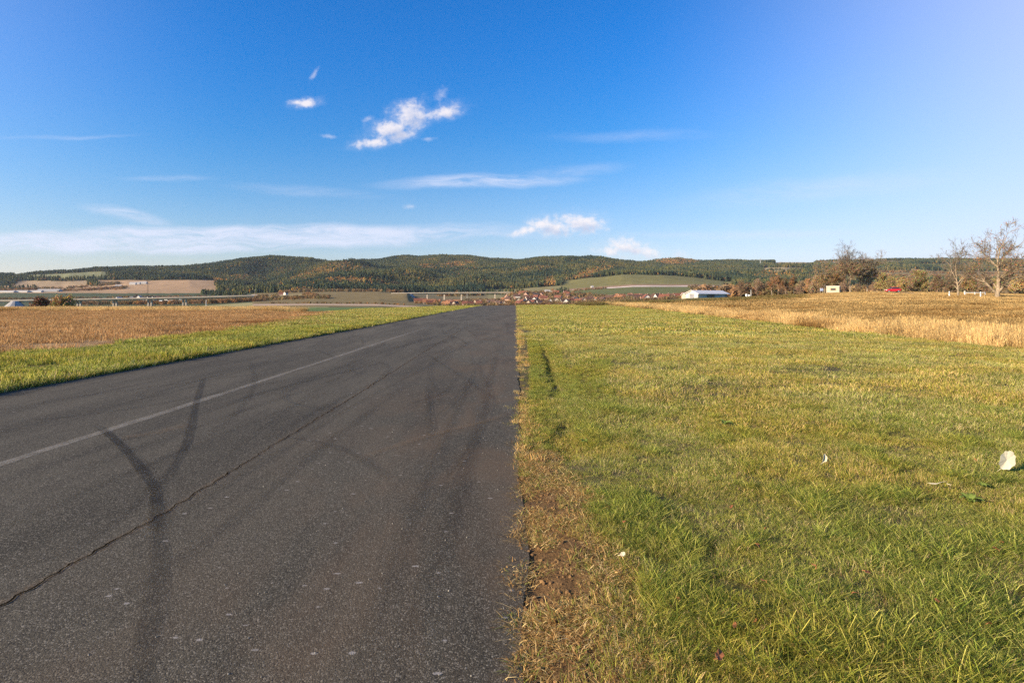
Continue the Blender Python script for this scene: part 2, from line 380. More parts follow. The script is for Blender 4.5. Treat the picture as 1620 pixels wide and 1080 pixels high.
zone((YY > 400) & (YY < 520) & (PXw > 400) & (PXw < 680), (.42, .30, .20))
zone((YY > 1000) & (PXw > 400) & (PXw < 500) & (YY < 1500), (.26, .20, .09))
zone((YY > 700) & (PXw >= 660) & (PXw < 880) & (YY < 2000), (.16, .125, .06))
zone((YY > 1400) & (PXw > 770) & (PXw < 900) & (YY < 2300) & (PYw > 452), (.20, .17, .075))
zone((YY > 900) & (PXw > 880) & (PXw < 1160) & (YY < 2000), (.125, .13, .042))
zone((YY > 900) & (PXw > 880) & (PXw < 1100) & (PYw > 466) & (YY < 1500), (.30, .24, .11))
zone((PXw > 890) & (PXw < 1160) & (YY > 1900) & (YY < 2620), (.165, .145, .048))
zone((PXw > 860) & (PXw < 1160) & (YY > 1800) & (YY < 2010), (.27, .17, .10))
zone((PXf > 905) & (PXf < 1152) & (YY > 1830) & (YY < 1885), (.62, .50, .42))
zone((PXw > 1160) & (YY > 350) & (YY < 1900), (.13, .115, .05))
zone((PXw > 1203) & (PXw < 1272) & (PYw < 431) & (PYw > 423) & (YY > 2500), (.27, .20, .10))
zone((PXw > 1225) & (PYw < 421) & (YY > 4000), (.30, .22, .13))
zone((PXw > 1380) & (YY > 2300), (.21, .155, .07))
zone((PXw > 500) & (PXw < 1000) & (YY > 6000), (.1, .1, .05), 1)
zone((PXw > 1430) & (YY > 3300) & (vnoise(XX/260, YY/200, 44, 3) > -.1), (.075, .068, .035), 1)
zone((PXw > 1290) & (PXw < 1440) & (YY > 3000) & (vnoise(XX/160, YY/160, 45, 3) > .05), (.075, .068, .035), 1)
# plateau
zone(YY <= 140, VERGE)
e1 = np.interp(YY, [0, 15, 18, 22, 33, 44, 70, 140], [-14.2, -13.6, -12.8, -12.3, -13.7, -16, -21, -30]) + vnoise(YY/2, XX*0, 50, 3) * .5
e2 = 15 + .045 * YY + vnoise(YY/1.5, XX*0, 51, 3) * .5
zone((YY <= 140) & (XX < e1), BROWN)
sub = (YY <= 140) & (XX < e1); k_ = vnoise(XX/7, YY/3, 52, 4)
for c_, a_, b_ in (((.36, .235, .115), .0, .35), ((.15, .085, .04), -.05, -.4)):
    w_ = sstep(k_ if a_ >= 0 else -k_, abs(a_), abs(b_)) * sub
    col = col * (1 - w_[..., None]) + np.array(c_) * w_[..., None]
zone((YY > 62) & (YY < 300) & (PXf > 425 - (YY-62)*.2) & (XX < RWL(YY)), (.11, .15, .045))
zone((YY <= 260) & (XX > e2), (.28, .19, .08))
sub = (YY <= 160) & (XX > e2 + 2); k_ = vnoise(XX/14, YY/5, 53, 4)
for c_, a_, b_ in (((.13, .085, .038), .05, .40), ((.20, .17, .07), -.1, -.5)):
    w_ = sstep(k_ * np.sign(a_), abs(a_), abs(b_)) * sub
    col = col * (1 - w_[..., None]) + np.array(c_) * w_[..., None]
zone((YY > 112) & (YY <= 350) & (PXf > 1150) & (PXf < 1400 - (YY - 112)*.5), (.20, .19, .075))
zone((YY > 170) & (YY <= 350) & (PXf >= 1400), (.17, .15, .07))
zone((YY > 140) & (YY <= 600) & (PXf > 780) & (PXf < 1150), (.15, .15, .06))
b_ = bare[..., None] * 1.0
col = col * (1 - b_) + np.array((.15, .085, .036)) * b_
var = 1 + .22 * vnoise(XX/25, YY/25, 60, 4) * sstep(YY, 60, 300) + .10 * vnoise(XX/180, YY/260, 61, 3) * sstep(YY, 400, 900)
col *= var[..., None]

nr, nc = PX.shape
idx = np.arange(nr * nc).reshape(nr, nc)
q = np.stack([idx[:-1, :-1], idx[:-1, 1:], idx[1:, 1:], idx[1:, :-1]], -1).reshape(-1, 4)
def ground_m(t, b):
    a = t.new('ShaderNodeAttribute', attribute_name='Col').outputs['Color']
    pos = t.new('ShaderNodeNewGeometry').outputs['Position']
    n1 = t.noise(pos, 5.0, 6, .7); n2 = t.noise(pos, 60.0, 4, .7); n3 = t.noise(t.scalev(pos, (.05, .18, .05)), 1.0, 4, .6)
    kk = t.m('MULTIPLY', t.ss(n1, .3, .7, .72, 1.28), t.m('MULTIPLY', t.ss(n2, .3, .7, .72, 1.3), t.ss(n3, .3, .7, .86, 1.14)))
    v = t.new('ShaderNodeVectorMath', operation='SCALE'); t.put(v.inputs[0], a); t.put(v.inputs['Scale'], kk)
    t.put(b.inputs['Base Color'], v.outputs[0])
    bp = t.new('ShaderNodeBump'); bp.inputs['Strength'].default_value = .9; bp.inputs['Distance'].default_value = .02
    t.put(bp.inputs['Height'], t.m('ADD', n2, n1)); t.l.new(bp.outputs[0], b.inputs['Normal'])
M_ground = mat('earth_and_fields', ground_m, .95, .1)
ground = put('ground', np_mesh('ground', np.stack([XX, YY, ZZ], -1).reshape(-1, 3), q, None, col.reshape(-1, 3), True), M_ground)
tag(ground, kind='structure')

def sample_grid(arr, X, Y):
    s = X / (Y + Y0); j = np.rint(np.interp(s, s_ax, np.arange(len(s_ax)))).astype(int); i = np.rint(np.interp(Y, y_ax, np.arange(len(y_ax)))).astype(int)
    return arr[i, j]

# ------------------------------------------------------------------ runway
ys = np.concatenate([np.arange(-10, 30, .25), np.arange(30, 175, 1.0)]); nx = 60
tt = np.linspace(0, 1, nx)
edgeL = RWL(ys) + .05 * vnoise(ys/.5, ys*0, 70, 3); edgeR = RWR(ys) + .055 * vnoise(ys/.45, ys*0, 71, 4) + .02
RX = edgeL[:, None] * (1 - tt) + edgeR[:, None] * tt; RY = np.repeat(ys[:, None], nx, 1)
RZ0 = HZ((RX * .98 - .04), RY)
RZ = HZ(np.clip(RX, RWL(RY) + .15, RWR(RY) - .45), RY) + .035 + .006
def rwz(x, y): return hz(min(max(x, float(RWL(y)) + .2), float(RWR(y)) - .5), y) + .041
def asphalt(t, b):
    pos = t.new('ShaderNodeNewGeometry').outputs['Position']; p = t.sep(pos)
    n = t.noise(pos, 130, 2, .8); v = t.new('ShaderNodeTexVoronoi', feature='F1'); t.put(v.inputs['Vector'], pos); v.inputs['Scale'].default_value = 150
    g = t.noise(pos, 38, 3, .7)
    big = t.noise(t.scalev(pos, (.9, .16, 1)), 1.0, 5, .62, .4); mid = t.noise(t.scalev(pos, (3.5, .45, 1), (7, 3, 0)), 1.0, 4, .6, .3)
    c = t.mix(t.ss(big, .3, .7), (.042, .0365, .0265), (.084, .0725, .0525))
    c = t.mix(t.m('MULTIPLY', t.ss(mid, .5, .78), .55), c, (.026, .022, .0185))
    far_ = t.ss(p[1], 5.0, 26.0, 1.0, 1.32); sv = t.new('ShaderNodeVectorMath', operation='SCALE'); t.put(sv.inputs[0], c); t.put(sv.inputs['Scale'], far_); c = sv.outputs[0]   # paler further along: grazing-light sheen put into the base colour
    # stones in the binder
    vc = t.sep(v.outputs['Color'])
    c = t.mix(t.m('MULTIPLY', t.ss(vc[0], .62, 1.0), .85), c, t.mix(vc[1], (.15, .128, .092), (.24, .215, .175)))
    c = t.mix(t.m('MULTIPLY', t.ss(vc[2], .35, .0), .75), c, (.012, .011, .011))
    # earth dragged on to the lane along the right edge
    edge = t.ss(p[0], -3.2, -.1); dirt = t.noise(t.scalev(pos, (1.1, .5, 1), (1, 9, 0)), 1.0, 5, .65, .6)
    c = t.mix(t.m('MULTIPLY', t.m('MULTIPLY', edge, t.ss(dirt, .38, .70)), .52), c, (.125, .083, .050))
    c = t.mix(t.m('MULTIPLY', t.ss(g, .55, .8), t.m('MULTIPLY', edge, .35)), c, (.16, .115, .075))
    # pale scuffs and bare chippings, thicker toward the right
    v2 = t.new('ShaderNodeTexVoronoi', feature='F1'); t.put(v2.inputs['Vector'], t.scalev(pos, (7, 13, 1))); v2.inputs['Scale'].default_value = 1.0; v2.inputs['Randomness'].default_value = 1
    w = t.m('ADD', v2.outputs['Distance'], t.m('MULTIPLY', t.m('SUBTRACT', g, .5), .30)); vc2 = t.sep(v2.outputs['Color'])
    fl = t.m('MULTIPLY', t.ss(w, .16, .07), t.m('GREATER_THAN', vc2[0], t.ss(p[0], -4.2, -.2, .985, .62)))
    c = t.mix(t.m('MULTIPLY', fl, .75), c, (.30, .27, .24))
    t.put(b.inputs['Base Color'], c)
    bp = t.new('ShaderNodeBump'); bp.inputs['Strength'].default_value = .55; bp.inputs['Distance'].default_value = .0022
    t.put(bp.inputs['Height'], t.m('ADD', n, t.m('MULTIPLY', v.outputs['Distance'], -1.2))); t.l.new(bp.outputs[0], b.inputs['Normal'])
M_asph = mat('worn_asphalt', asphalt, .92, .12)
ii = np.arange(len(ys) * nx).reshape(len(ys), nx)
rq = np.stack([ii[:-1, :-1], ii[:-1, 1:], ii[1:, 1:], ii[1:, :-1]], -1).reshape(-1, 4)
vv = np.stack([RX, RY, RZ], -1).reshape(-1, 3)
# side skirts give the slab its thickness
skl = vv.reshape(len(ys), nx, 3)[:, 0] - (0.0, 0, .12); skr = vv.reshape(len(ys), nx, 3)[:, -1] - (0, 0, .12)
n0 = len(vv); va = np.concatenate([vv, skl, skr]); kk_ = np.arange(len(ys) - 1)
ql = np.stack([ii[kk_, 0], ii[kk_+1, 0], n0 + kk_ + 1, n0 + kk_], -1); qr = np.stack([ii[kk_, -1], n0 + len(ys) + kk_, n0 + len(ys) + kk_ + 1, ii[kk_+1, -1]], -1)
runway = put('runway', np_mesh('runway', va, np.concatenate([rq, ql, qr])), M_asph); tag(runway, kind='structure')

def decal_mat(name, c, alpha, grain=70, lo=.35, hi=.65, along=(1, 1, 1)):
    m = bpy.data.materials.new(name); m.use_nodes = True; t = NT(m.node_tree); b = t.n['Principled BSDF']
    a = t.new('ShaderNodeAttribute', attribute_name='Col'); pos = t.new('ShaderNodeNewGeometry').outputs['Position']
    n = t.noise(pos, grain, 3, .75); n2 = t.noise(pos, 3.5, 3, .6)
    k = t.m('MULTIPLY', t.m('MULTIPLY', t.sep(a.outputs['Color'])[0], t.ss(n, lo, hi, .25, 1)), t.m('MULTIPLY', t.ss(n2, .25, .6, .45, 1), alpha))
    b.inputs['Base Color'].default_value = (*c, 1); b.inputs['Roughness'].default_value = .8; b.inputs['Specular IOR Level'].default_value = .2
    t.put(b.inputs['Alpha'], k); return m
M_rub = decal_mat('tyre_rubber', (.010, .009, .009), .66, 110, .40, .60)
M_rubl = decal_mat('faint_tyre_rubber', (.012, .011, .011), .19, 80, .38, .62)
M_rubm = decal_mat('rubber_band', (.010, .009, .009), .44, 110, .40, .60)
M_paint = decal_mat('worn_white_paint', (.40, .36, .30), .66, 70, .42, .66)
M_crack = flat_mat('open_crack', (.007, .006, .005), 1, 0)
M_dirtl = decal_mat('washed_earth', (.22, .14, .075), .34, 45, .42, .68)
M_arc = decal_mat('thin_tyre_arc', (.010, .009, .009), .36, 80, .42, .62)
def ribbon(name, pts, w, m, lift=.004, prof=(0, .8, 1, .8, 0), fade=True, jit=0.0, step=.06, seed=0):
    pts = [np.array(p, float) for p in pts]
    # catmull-rom through the points
    P_ = []
    for i in range(len(pts) - 1):
        a, b_, c, d_ = pts[max(i-1, 0)], pts[i], pts[i+1], pts[min(i+2, len(pts)-1)]
        n = max(2, int(np.linalg.norm(c - b_) / (step * (1 + np.linalg.norm(b_) * .12))))
        for k in range(n):
            u = k / n; P_.append(.5 * ((2*b_) + (-a+c)*u + (2*a-5*b_+4*c-d_)*u*u + (-a+3*b_-3*c+d_)*u**3))
    P_.append(pts[-1]); P_ = np.array(P_); N = len(P_)
    r_ = np.random.default_rng(seed); 
    tg = np.gradient(P_, axis=0); tg /= np.linalg.norm(tg, axis=1)[:, None] + 1e-9; nm = np.stack([-tg[:, 1], tg[:, 0]], -1)
    if jit: P_ = P_ + nm * (vnoise(np.arange(N) * .35, np.zeros(N), 80 + seed, 3)[:, None] * jit)
    K = len(prof); ww = w * (1 + .25 * vnoise(np.arange(N) * .2, np.zeros(N) + 3, 90 + seed, 2)) if not callable(w) else w(np.linspace(0, 1, N))
    off_ = np.linspace(-.5, .5, K)
    V_ = P_[:, None, :] + nm[:, None, :] * (off_[None, :, None] * np.atleast_1d(ww)[:, None, None] if np.ndim(ww) else off_[None, :, None] * ww)
    z = np.array([rwz(x, y) for x, y in P_]) + lift * .3
    V3 = np.concatenate([V_, np.repeat(z[:, None, None], K, 1)], -1).reshape(-1, 3)
    fd = np.ones(N)
    if fade: u = np.linspace(0, 1, N); fd = np.clip(np.minimum(u, 1-u) * 6, 0, 1)
    c = (fd[:, None] * np.array(prof)[None, :]).reshape(-1)
    g = np.arange(N * K).reshape(N, K); qq = np.stack([g[:-1, :-1], g[1:, :-1], g[1:, 1:], g[:-1, 1:]], -1).reshape(-1, 4)
    o = put(name, np_mesh(name, V3, qq, None, np.repeat(c[:, None], 3, 1)), m, runway); return o
G = ground_at
ribbon('painted_line', [(-4.99, -6), (-4.95, 2.5), (-4.93, 5.48), (-4.84, 10.6), (-4.74, 27), (-4.72, 34)], .17, M_paint, .009, (0, .6, 1, .8, .9, 1, .5, 0), True, .01)
crk = [(-2.75, -6), (-2.70, 1.2), (-2.66, 2.95), (-2.59, 4.24), (-2.59, 6.4), (-2.58, 9.86), (-2.62, 15.2), (-2.62, 22), (-2.5, 34)]
ribbon('crack_edge', crk, .085, M_dirtl, .012, (0, .7, 1, .7, 0), True, .02, .02, 5)
ribbon('crack', crk, lambda u: .004 + .013 * np.abs(vnoise(u * 230, u * 0, 91, 3)) * (1 - u) ** .3 + .004 * (1-u), M_crack, .015, (1, 1), False, .03, .015, 5)
ribbon('skid_mark', [G(150, 672), G(175, 690), G(205, 722), G(240, 768), G(247, 815), G(248, 840)], .095, M_rub, .0165, (0, 1, .45, 1, .4, 1, .5, .9, 0), True, .008, .04, 1)
ribbon('skid_mark', [G(244, 790), G(252, 870), G(244, 960), G(216, 1078), G(190, 1250)], .115, M_rubm, .0172, (0, .8, .3, 1, .4, .9, .3, .7, 0), True, .012, .05, 41)
ribbon('skid_mark', [G(160, 678), G(225, 735), G(250, 790), G(246, 850)], .17, M_rubl, .0178, seed=2)
ribbon('skid_mark', [G(322, 596), G(308, 645), G(297, 695), G(268, 748), G(238, 790)], .10, M_rub, .019, (0, 1, .4, .9, .4, 1, 0), seed=3)
ribbon('skid_mark', [G(240, 772), G(194, 818), G(150, 848), G(80, 885), G(0, 905)], .11, M_rubl, .0195, seed=4)
for i, pts in enumerate([
    [G(395, 570), G(402, 600), G(385, 640), G(330, 690)], [G(0, 650), G(120, 628), G(260, 610), G(420, 590)], [G(0, 668), G(150, 655), G(330, 625), G(480, 596)],
    [G(220, 620), G(230, 628), G(280, 612), G(360, 590)], [G(300, 665), G(420, 620), G(560, 585), G(610, 572)], [G(430, 690), G(520, 640), G(600, 600), G(612, 578), G(560, 566)],
    [G(620, 760), G(560, 720), G(500, 700), G(420, 690)], [G(650, 640), G(705, 620), G(722, 606)], [G(600, 545), G(660, 555), G(720, 590), G(790, 640)], [G(500, 545), G(530, 530), G(598, 524), G(640, 526)],
    [G(690, 560), G(720, 545), G(760, 538), G(780, 530)], [G(0, 840), G(200, 750), G(420, 660), G(520, 620)], [G(100, 1000), G(320, 860), G(520, 700), G(640, 610)],
    [G(640, 1050), G(720, 800), G(760, 660), G(785, 560)], [G(0, 780), G(160, 730), G(330, 670), G(560, 590)], [G(560, 1080), G(640, 850), G(700, 700), G(745, 600)]]):
    ribbon('skid_mark', pts, .12 + .12 * random.random(), M_rubl, .020 + .0012 * i, seed=10 + i)
ra = random.Random(77)
for i in range(44):
    y0_ = ra.uniform(2.5, 26); L = ra.uniform(4, 16); x0_ = ra.uniform(-8.0, -.6); kx = ra.uniform(-1.3, 1.3); cv = ra.uniform(-.9, .9)
    pts = []
    for k_ in range(6):
        u = k_/5; pts.append((min(-.25, max(-8.2, x0_ + kx*u + cv*math.sin(u*math.pi)*(1 + .3*math.sin(5*u)))), y0_ + L*u))
    ribbon('skid_mark', pts, ra.choice([.035, .05, .07, .11]), M_arc, .040 + .0009*i, (0, 1, .5, 1, 0), seed=50+i)
for i in range(6):      # tight turning arcs
    cx_, cy_, r_ = ra.uniform(-6.5, -2), ra.uniform(8, 24), ra.uniform(1.0, 2.2); a0 = ra.uniform(0, 6.3); 
    ribbon('skid_mark', [(max(-8.2, cx_ + r_*math.cos(a0 + t_*.5)), cy_ + 1.6*r_*math.sin(a0 + t_*.5)) for t_ in range(7)], .09, M_arc, .090 + .0011*i, (0, 1, .5, 1, 0), seed=110+i)
ribbon('earth_streak', [G(560, 730), G(680, 690), G(760, 670), G(815, 652)], .17, M_dirtl, .0375, seed=31)
ribbon('earth_streak', [G(190, 695), G(250, 685), G(300, 672)], .24, M_dirtl, .0385, seed=32)

# ------------------------------------------------------------------ scattering of uncountable plants
def scatter(name, pts, variants, idx, rot, scl, label=None, tilt=None):
    """one 'stuff' object: the variant meshes set out on points"""
    N = len(pts); me = bpy.data.meshes.new(name); me.vertices.add(N); me.vertices.foreach_set('co', np.asarray(pts, np.float32).ravel())
    a = me.attributes.new('idx', 'INT', 'POINT'); a.data.foreach_set('value', np.asarray(idx, np.int32))
    r3 = np.zeros((N, 3), np.float32); r3[:, 2] = rot
    if tilt is not None: r3[:, 0] = tilt[0]; r3[:, 1] = tilt[1]
    a = me.attributes.new('rot', 'FLOAT_VECTOR', 'POINT'); a.data.foreach_set('vector', r3.ravel())
    s3 = np.repeat(np.asarray(scl, np.float32)[:, None], 3, 1) if np.ndim(scl) == 1 else np.asarray(scl, np.float32)
    a = me.attributes.new('scl', 'FLOAT_VECTOR', 'POINT'); a.data.foreach_set('vector', s3.ravel())
    o = put(name, me); vc = bpy.data.collections.new(name + '_kinds')
    for i, v_ in enumerate(variants):
        v_ = v_.copy(); v_.name = "%s_kind_%02d" % (name, i); vc.objects.link(v_)
    ng = bpy.data.node_groups.new(name, 'GeometryNodeTree')
    ng.interface.new_socket('Geometry', in_out='INPUT', socket_type='NodeSocketGeometry'); ng.interface.new_socket('Geometry', in_out='OUTPUT', socket_type='NodeSocketGeometry')
    N_ = ng.nodes; L_ = ng.links; gi = N_.new('NodeGroupInput'); go = N_.new('NodeGroupOutput')
    ci = N_.new('GeometryNodeCollectionInfo'); ci.inputs['Collection'].default_value = vc
    ci.inputs['Separate Children'].default_value = True; ci.inputs['Reset Children'].default_value = True
    ip = N_.new('GeometryNodeInstanceOnPoints'); ip.inputs['Pick Instance'].default_value = True
    def at_(nm, ty):
        n = N_.new('GeometryNodeInputNamedAttribute'); n.data_type = ty; n.inputs['Name'].default_value = nm; return n.outputs['Attribute']
    L_.new(gi.outputs[0], ip.inputs['Points']); L_.new(ci.outputs[0], ip.inputs['Instance'])
    L_.new(at_('idx', 'INT'), ip.inputs['Instance Index'])
    er = N_.new('FunctionNodeEulerToRotation'); L_.new(at_('rot', 'FLOAT_VECTOR'), er.inputs[0]); L_.new(er.outputs[0], ip.inputs['Rotation'])
    L_.new(at_('scl', 'FLOAT_VECTOR'), ip.inputs['Scale']); L_.new(ip.outputs[0], go.inputs[0])
    md = o.modifiers.new('scatter', 'NODES'); md.node_group = ng
    return tag(o, label, None, None, 'stuff')

def blade_mesh(name, n, rad, hl, w, lean, cols, weights, square=False, seed=0, heads=0.0, droop=1.0, clump=0, short=None):
    r = np.random.default_rng(seed)
    if square: bx, by = r.uniform(-rad, rad, n), r.uniform(-rad, rad, n)
    else: a = r.uniform(0, 2*np.pi, n); q_ = np.sqrt(r.random(n)) * rad; bx, by = q_*np.cos(a), q_*np.sin(a)
    if clump:
        cc = r.uniform(-rad, rad, (clump, 2)); wh = r.integers(0, clump, n); mk = r.random(n) < .6
        bx = np.where(mk, cc[wh, 0] + r.normal(0, rad*.09, n), bx); by = np.where(mk, cc[wh, 1] + r.normal(0, rad*.09, n), by)
    hh = hl[0] + (hl[1] - hl[0]) * r.random(n) ** 1.6
    az = np.where(r.random(n) < .6, np.arctan2(by, bx) + r.normal(0, .9, n), r.uniform(0, 2*np.pi, n))
    ln = hh * (lean[0] + (lean[1] - lean[0]) * r.random(n)); dx, dy = np.cos(az), np.sin(az)
    fa = r.uniform(0, np.pi, n); wx, wy = np.cos(fa) * w/2, np.sin(fa) * w/2
    wv = r.uniform(.6, 1.3, n); wx, wy = wx*wv, wy*wv
    ci = r.choice(len(cols), n, p=np.array(weights)/sum(weights))
    if short is not None: sh_ = np.isin(ci, short); hh = np.where(sh_, hh*.62, hh); ln = np.where(sh_, ln*.62, ln)
    V_ = np.zeros((n, 7, 3)); hz_ = np.sqrt(np.maximum(hh**2 - ln**2 * .6, (hh*.25)**2))
    for k_, (f, g, ws) in enumerate(((0, -.06, 1.0), (.38, .45, .95), (.75, .85, .62))):
        cx, cy, cz = bx + dx*ln*f**1.7, by + dy*ln*f**1.7, hz_*g
        V_[:, 2*k_, 0], V_[:, 2*k_, 1], V_[:, 2*k_, 2] = cx - wx*ws, cy - wy*ws, cz
        V_[:, 2*k_+1, 0], V_[:, 2*k_+1, 1], V_[:, 2*k_+1, 2] = cx + wx*ws, cy + wy*ws, cz
    V_[:, 6, 0], V_[:, 6, 1], V_[:, 6, 2] = bx + dx*ln, by + dy*ln, hz_ * (1 - .12*droop*lean[1])
    b0 = (np.arange(n) * 7)[:, None]
    Q = np.concatenate([b0 + [0, 1, 3, 2], b0 + [2, 3, 5, 4]]); Tt = b0 + [4, 5, 6]
    C = np.array(cols)[ci] * r.uniform(.75, 1.25, (n, 1))
    C = np.repeat(C[:, None, :], 7, 1)
    V_ = V_.reshape(-1, 3); C = C.reshape(-1, 3)
    if heads:                                            # feathery seed heads on some stalks
        m_ = np.where(r.random(n) < heads)[0]; hv, hq, hc = [], [], []
        for k_ in m_:
            tx, ty, tz = V_[k_*7+6]; L = r.uniform(.05, .13); ww = w * 2.4; base = len(V_) + len(hv)
            for sx, sz in ((-ww, -L*.4), (0, -L), (ww, -L*.4), (0, L*.25)): hv.append((tx + sx*math.cos(fa[k_]), ty + sx*math.sin(fa[k_]), tz + sz)); hc.append(np.array(cols[0]) * 1.05)
            hq.append((base, base+1, base+2, base+3))
        if hv: V_ = np.concatenate([V_, hv]); C = np.concatenate([C, hc]); Q = np.concatenate([Q, hq])
    return np_mesh(name, V_, Q, Tt, C)
M_grass = foliage_mat('grass_blades', .38, (.45, .42, .62, (1.14, 1.0, .85)))
M_straw = foliage_mat('dry_stalks', .34, (.10, .50, .70, (.62, .52, .44)))
def vobj(me, m): return put('kind', me, m, link=False)
g_cols = [(.20, .25, .042), (.35, .36, .062), (.48, .45, .11), (.035, .06, .014), (.72, .56, .28), (.40, .26, .12), (.50, .46, .13), (.10, .145, .03)]
gw = [2.8, 3.6, 3.0, 2.8, 3.0, 2.1, 2.2, 2.8]
tufts = []
for i in range(10):
    wgt = list(gw)
    if i in (3, 7): wgt[4] *= 3; wgt[5] *= 2
    if i in (1, 8): wgt = [5, 5, 2, 2.6, .5, .3, 2, 4]
    big = i in (2, 5, 8)
    tufts.append(vobj(blade_mesh('tuft', 230 if big else 150, .052 if big else .065, (.035, .125) if big else (.015, .065), .0021 if big else .0018, (.6, 1.5), g_cols, wgt, seed=100+i, short=(4, 5)), M_grass))
patches = [vobj(blade_mesh('turf', 900, .36, (.02, .095), .0040, (.35, 1.05), g_cols, [w_ * (2 if (k_ == 4 and i % 3 == 0) else 1) for k_, w_ in enumerate(gw)], True, 200+i, clump=26), M_grass) for i in range(6)]
near_turf = [vobj(blade_mesh('turf', 1200, .36, (.02, .085), .0026, (.5, 1.3), g_cols, [2.6, 3.4, 3.0, 2.4, 3.2, 2.0, 2.2, 2.4], True, 260+i, clump=20), M_grass) for i in range(5)]
farp = [vobj(blade_mesh('turf', 1000, .95, (.03, .12), .015, (.35, 1.0), g_cols, gw, True, 300+i, clump=40), M_grass) for i in range(5)]

def rand_pts(n, x0, x1, y0, y1, keep, r=rng):
    X = r.uniform(x0, x1, n); Y = r.uniform(y0, y1, n); m_ = keep(X, Y); return X[m_], Y[m_]
def infr(X, Y, mrg=1.1): return (X > -(.93*Y + mrg)) & (X < .93*Y + mrg)
VR = lambda Y: RWR(Y) + DIRT(Y) * (1 + .18 * vnoise(Y/.35, Y*0+.5, 21, 3)) + .03
E2 = lambda Y: 15 + .045 * Y
E1 = lambda Y: np.interp(Y, [0, 15, 18, 22, 33, 44, 70, 140], [-14.2, -13.6, -12.8, -12.3, -13.7, -16, -21, -30])
green_right = lambda X, Y: (X > VR(Y)) & (X < E2(Y) + .6)
green_left = lambda X, Y: (X < RWL(Y) - .03) & (X > E1(Y) - .3)
# near tufts
X, Y = rand_pts(22000, .1, 9, .8, 8.6, lambda X, Y: green_right(X, Y) & infr(X, Y))
thin = vnoise(X/.38, Y/.38, 400, 3); m_ = rng.random(len(X)) < np.clip(.76 + .9*thin, .34, 1); X, Y = X[m_], Y[m_]
big = vnoise(X/.45, Y/.45, 401, 2) + .35 * sstep(-Y, -4.2, -2.6) - .22 * sstep(Y, 4, 6)
idx = rng.integers(0, 10, len(X)); idx = np.where((idx == 2) | (idx == 5) | (idx == 8), np.where(big > .05, idx, 0), idx); idx = np.where((big > .32) & (rng.random(len(X)) < .6), rng.choice([2, 5, 8], len(X)), idx)
dist_edge = X - VR(Y); sc = (.68 + .5*rng.random(len(X)) + .36*big) * np.clip(.55 + dist_edge*1.5, .55, 1)
scatter('lawn_grass', np.stack([X, Y, HZ(X, Y)-.004], -1), tufts, idx, rng.uniform(0, 6.28, len(X)), sc, 'rough green grass with straw blades in front of the camera')
# middle distance
def band(name, y0, y1, dens, kinds, keep, s0=.85, s1=1.25, x0=-120, x1=120, label=None, zs=(.75, 1.35), nseed=410, nsc=2.5):
    n = int((x1 - x0) * (y1 - y0) * dens); X, Y = rand_pts(n, x0, x1, y0, y1, lambda X, Y: keep(X, Y) & infr(X, Y, 2))
    b_ = vnoise(X/nsc, Y/nsc, nseed, 3)
    s_ = np.stack([rng.uniform(s0, s1, len(X))]*2 + [rng.uniform(*zs, len(X)) * (1 + .55*b_)], -1)
    return scatter(name, np.stack([X, Y, HZ(X, Y)-.006], -1), kinds, rng.integers(0, len(kinds), len(X)), rng.uniform(0, 6.28, len(X)), s_, label)
band('lawn_grass', 1.2, 9.0, 11.0, near_turf, green_right, s0=.5, s1=.8, x0=0, x1=10, label='short grass and thatch between the foreground tufts', zs=(.5, 1.1), nsc=.34)
RUT = lambda Y: np.interp(Y, [4, 6.3, 10.4, 16, 30], [.45, .58, .80, .95, 1.2])
RUT2 = lambda Y: np.interp(Y, [8, 11.5, 14], [1.15, 1.45, 2.1])
rutz = lambda X, Y: ((np.abs(X - RUT(Y)) < .46) & (Y > 6) & (Y < 22)) | ((np.abs(X - RUT2(Y)) < .44) & (Y > 8.2) & (Y < 15))
X, Y = rand_pts(16000, .1, 3, 6, 22, lambda X, Y: rutz(X, Y) & (X > RWR(Y) + .05) & ((np.abs(X - RUT(Y)) > .11) | (rng.random(len(X)) < .40)) & ((np.abs(X - RUT2(Y)) > .09) | (Y > 14) | (rng.random(len(X)) < .55)))
scatter('lawn_grass', np.stack([X, Y, HZ(X, Y)-.004], -1), tufts, rng.integers(0, 10, len(X)), rng.uniform(0, 6.28, len(X)), rng.uniform(.5, 1.05, len(X)), 'short tufts along the wheel rut beside the runway')
band('lawn_grass', 7, 26, 8.0, patches, lambda X, Y: green_right(X, Y) & (X > RWR(Y) + .36) & ~rutz(X, Y), nsc=.5, x0=0, x1=18, label='green grass stretching beside the right edge of the runway', zs=(.4, 1.3))
edge_r = lambda X, Y: (X > RWR(Y) + .33) & (X < RWR(Y) + 1.5)
band('lawn_grass', 24, 140, 5.0, patches, edge_r, x0=0, x1=4, label='narrow grass margin along the right runway edge')
band('lawn_grass', 24, 140, 1.25, farp, lambda X, Y: green_right(X, Y) & (X > RWR(Y) + 1.15), x0=0, x1=24, label='distant green grass beside the right edge of the runway')
lefp = [vobj(blade_mesh('turf', 520, .36, (.03, .14), .0075, (.3, .95), g_cols, [3.6, 5.0, 3.5, 2.0, 1.2, .5, 2.2, 2.4], True, 320+i, clump=22), M_grass) for i in range(5)]
band('verge_grass', 6, 30, 8, lefp, lambda X, Y: green_left(X, Y) & (X < RWL(Y) - .28), x0=-17, x1=-7.5, label='bright green grass verge along the left edge of the runway', zs=(.8, 1.7))
band('verge_grass', 28, 140, 5, lefp, lambda X, Y: (X < RWL(Y) - .33) & (X > RWL(Y) - 1.5), x0=-11, x1=-6, label='narrow grass margin along the left runway edge', zs=(.8, 1.6))
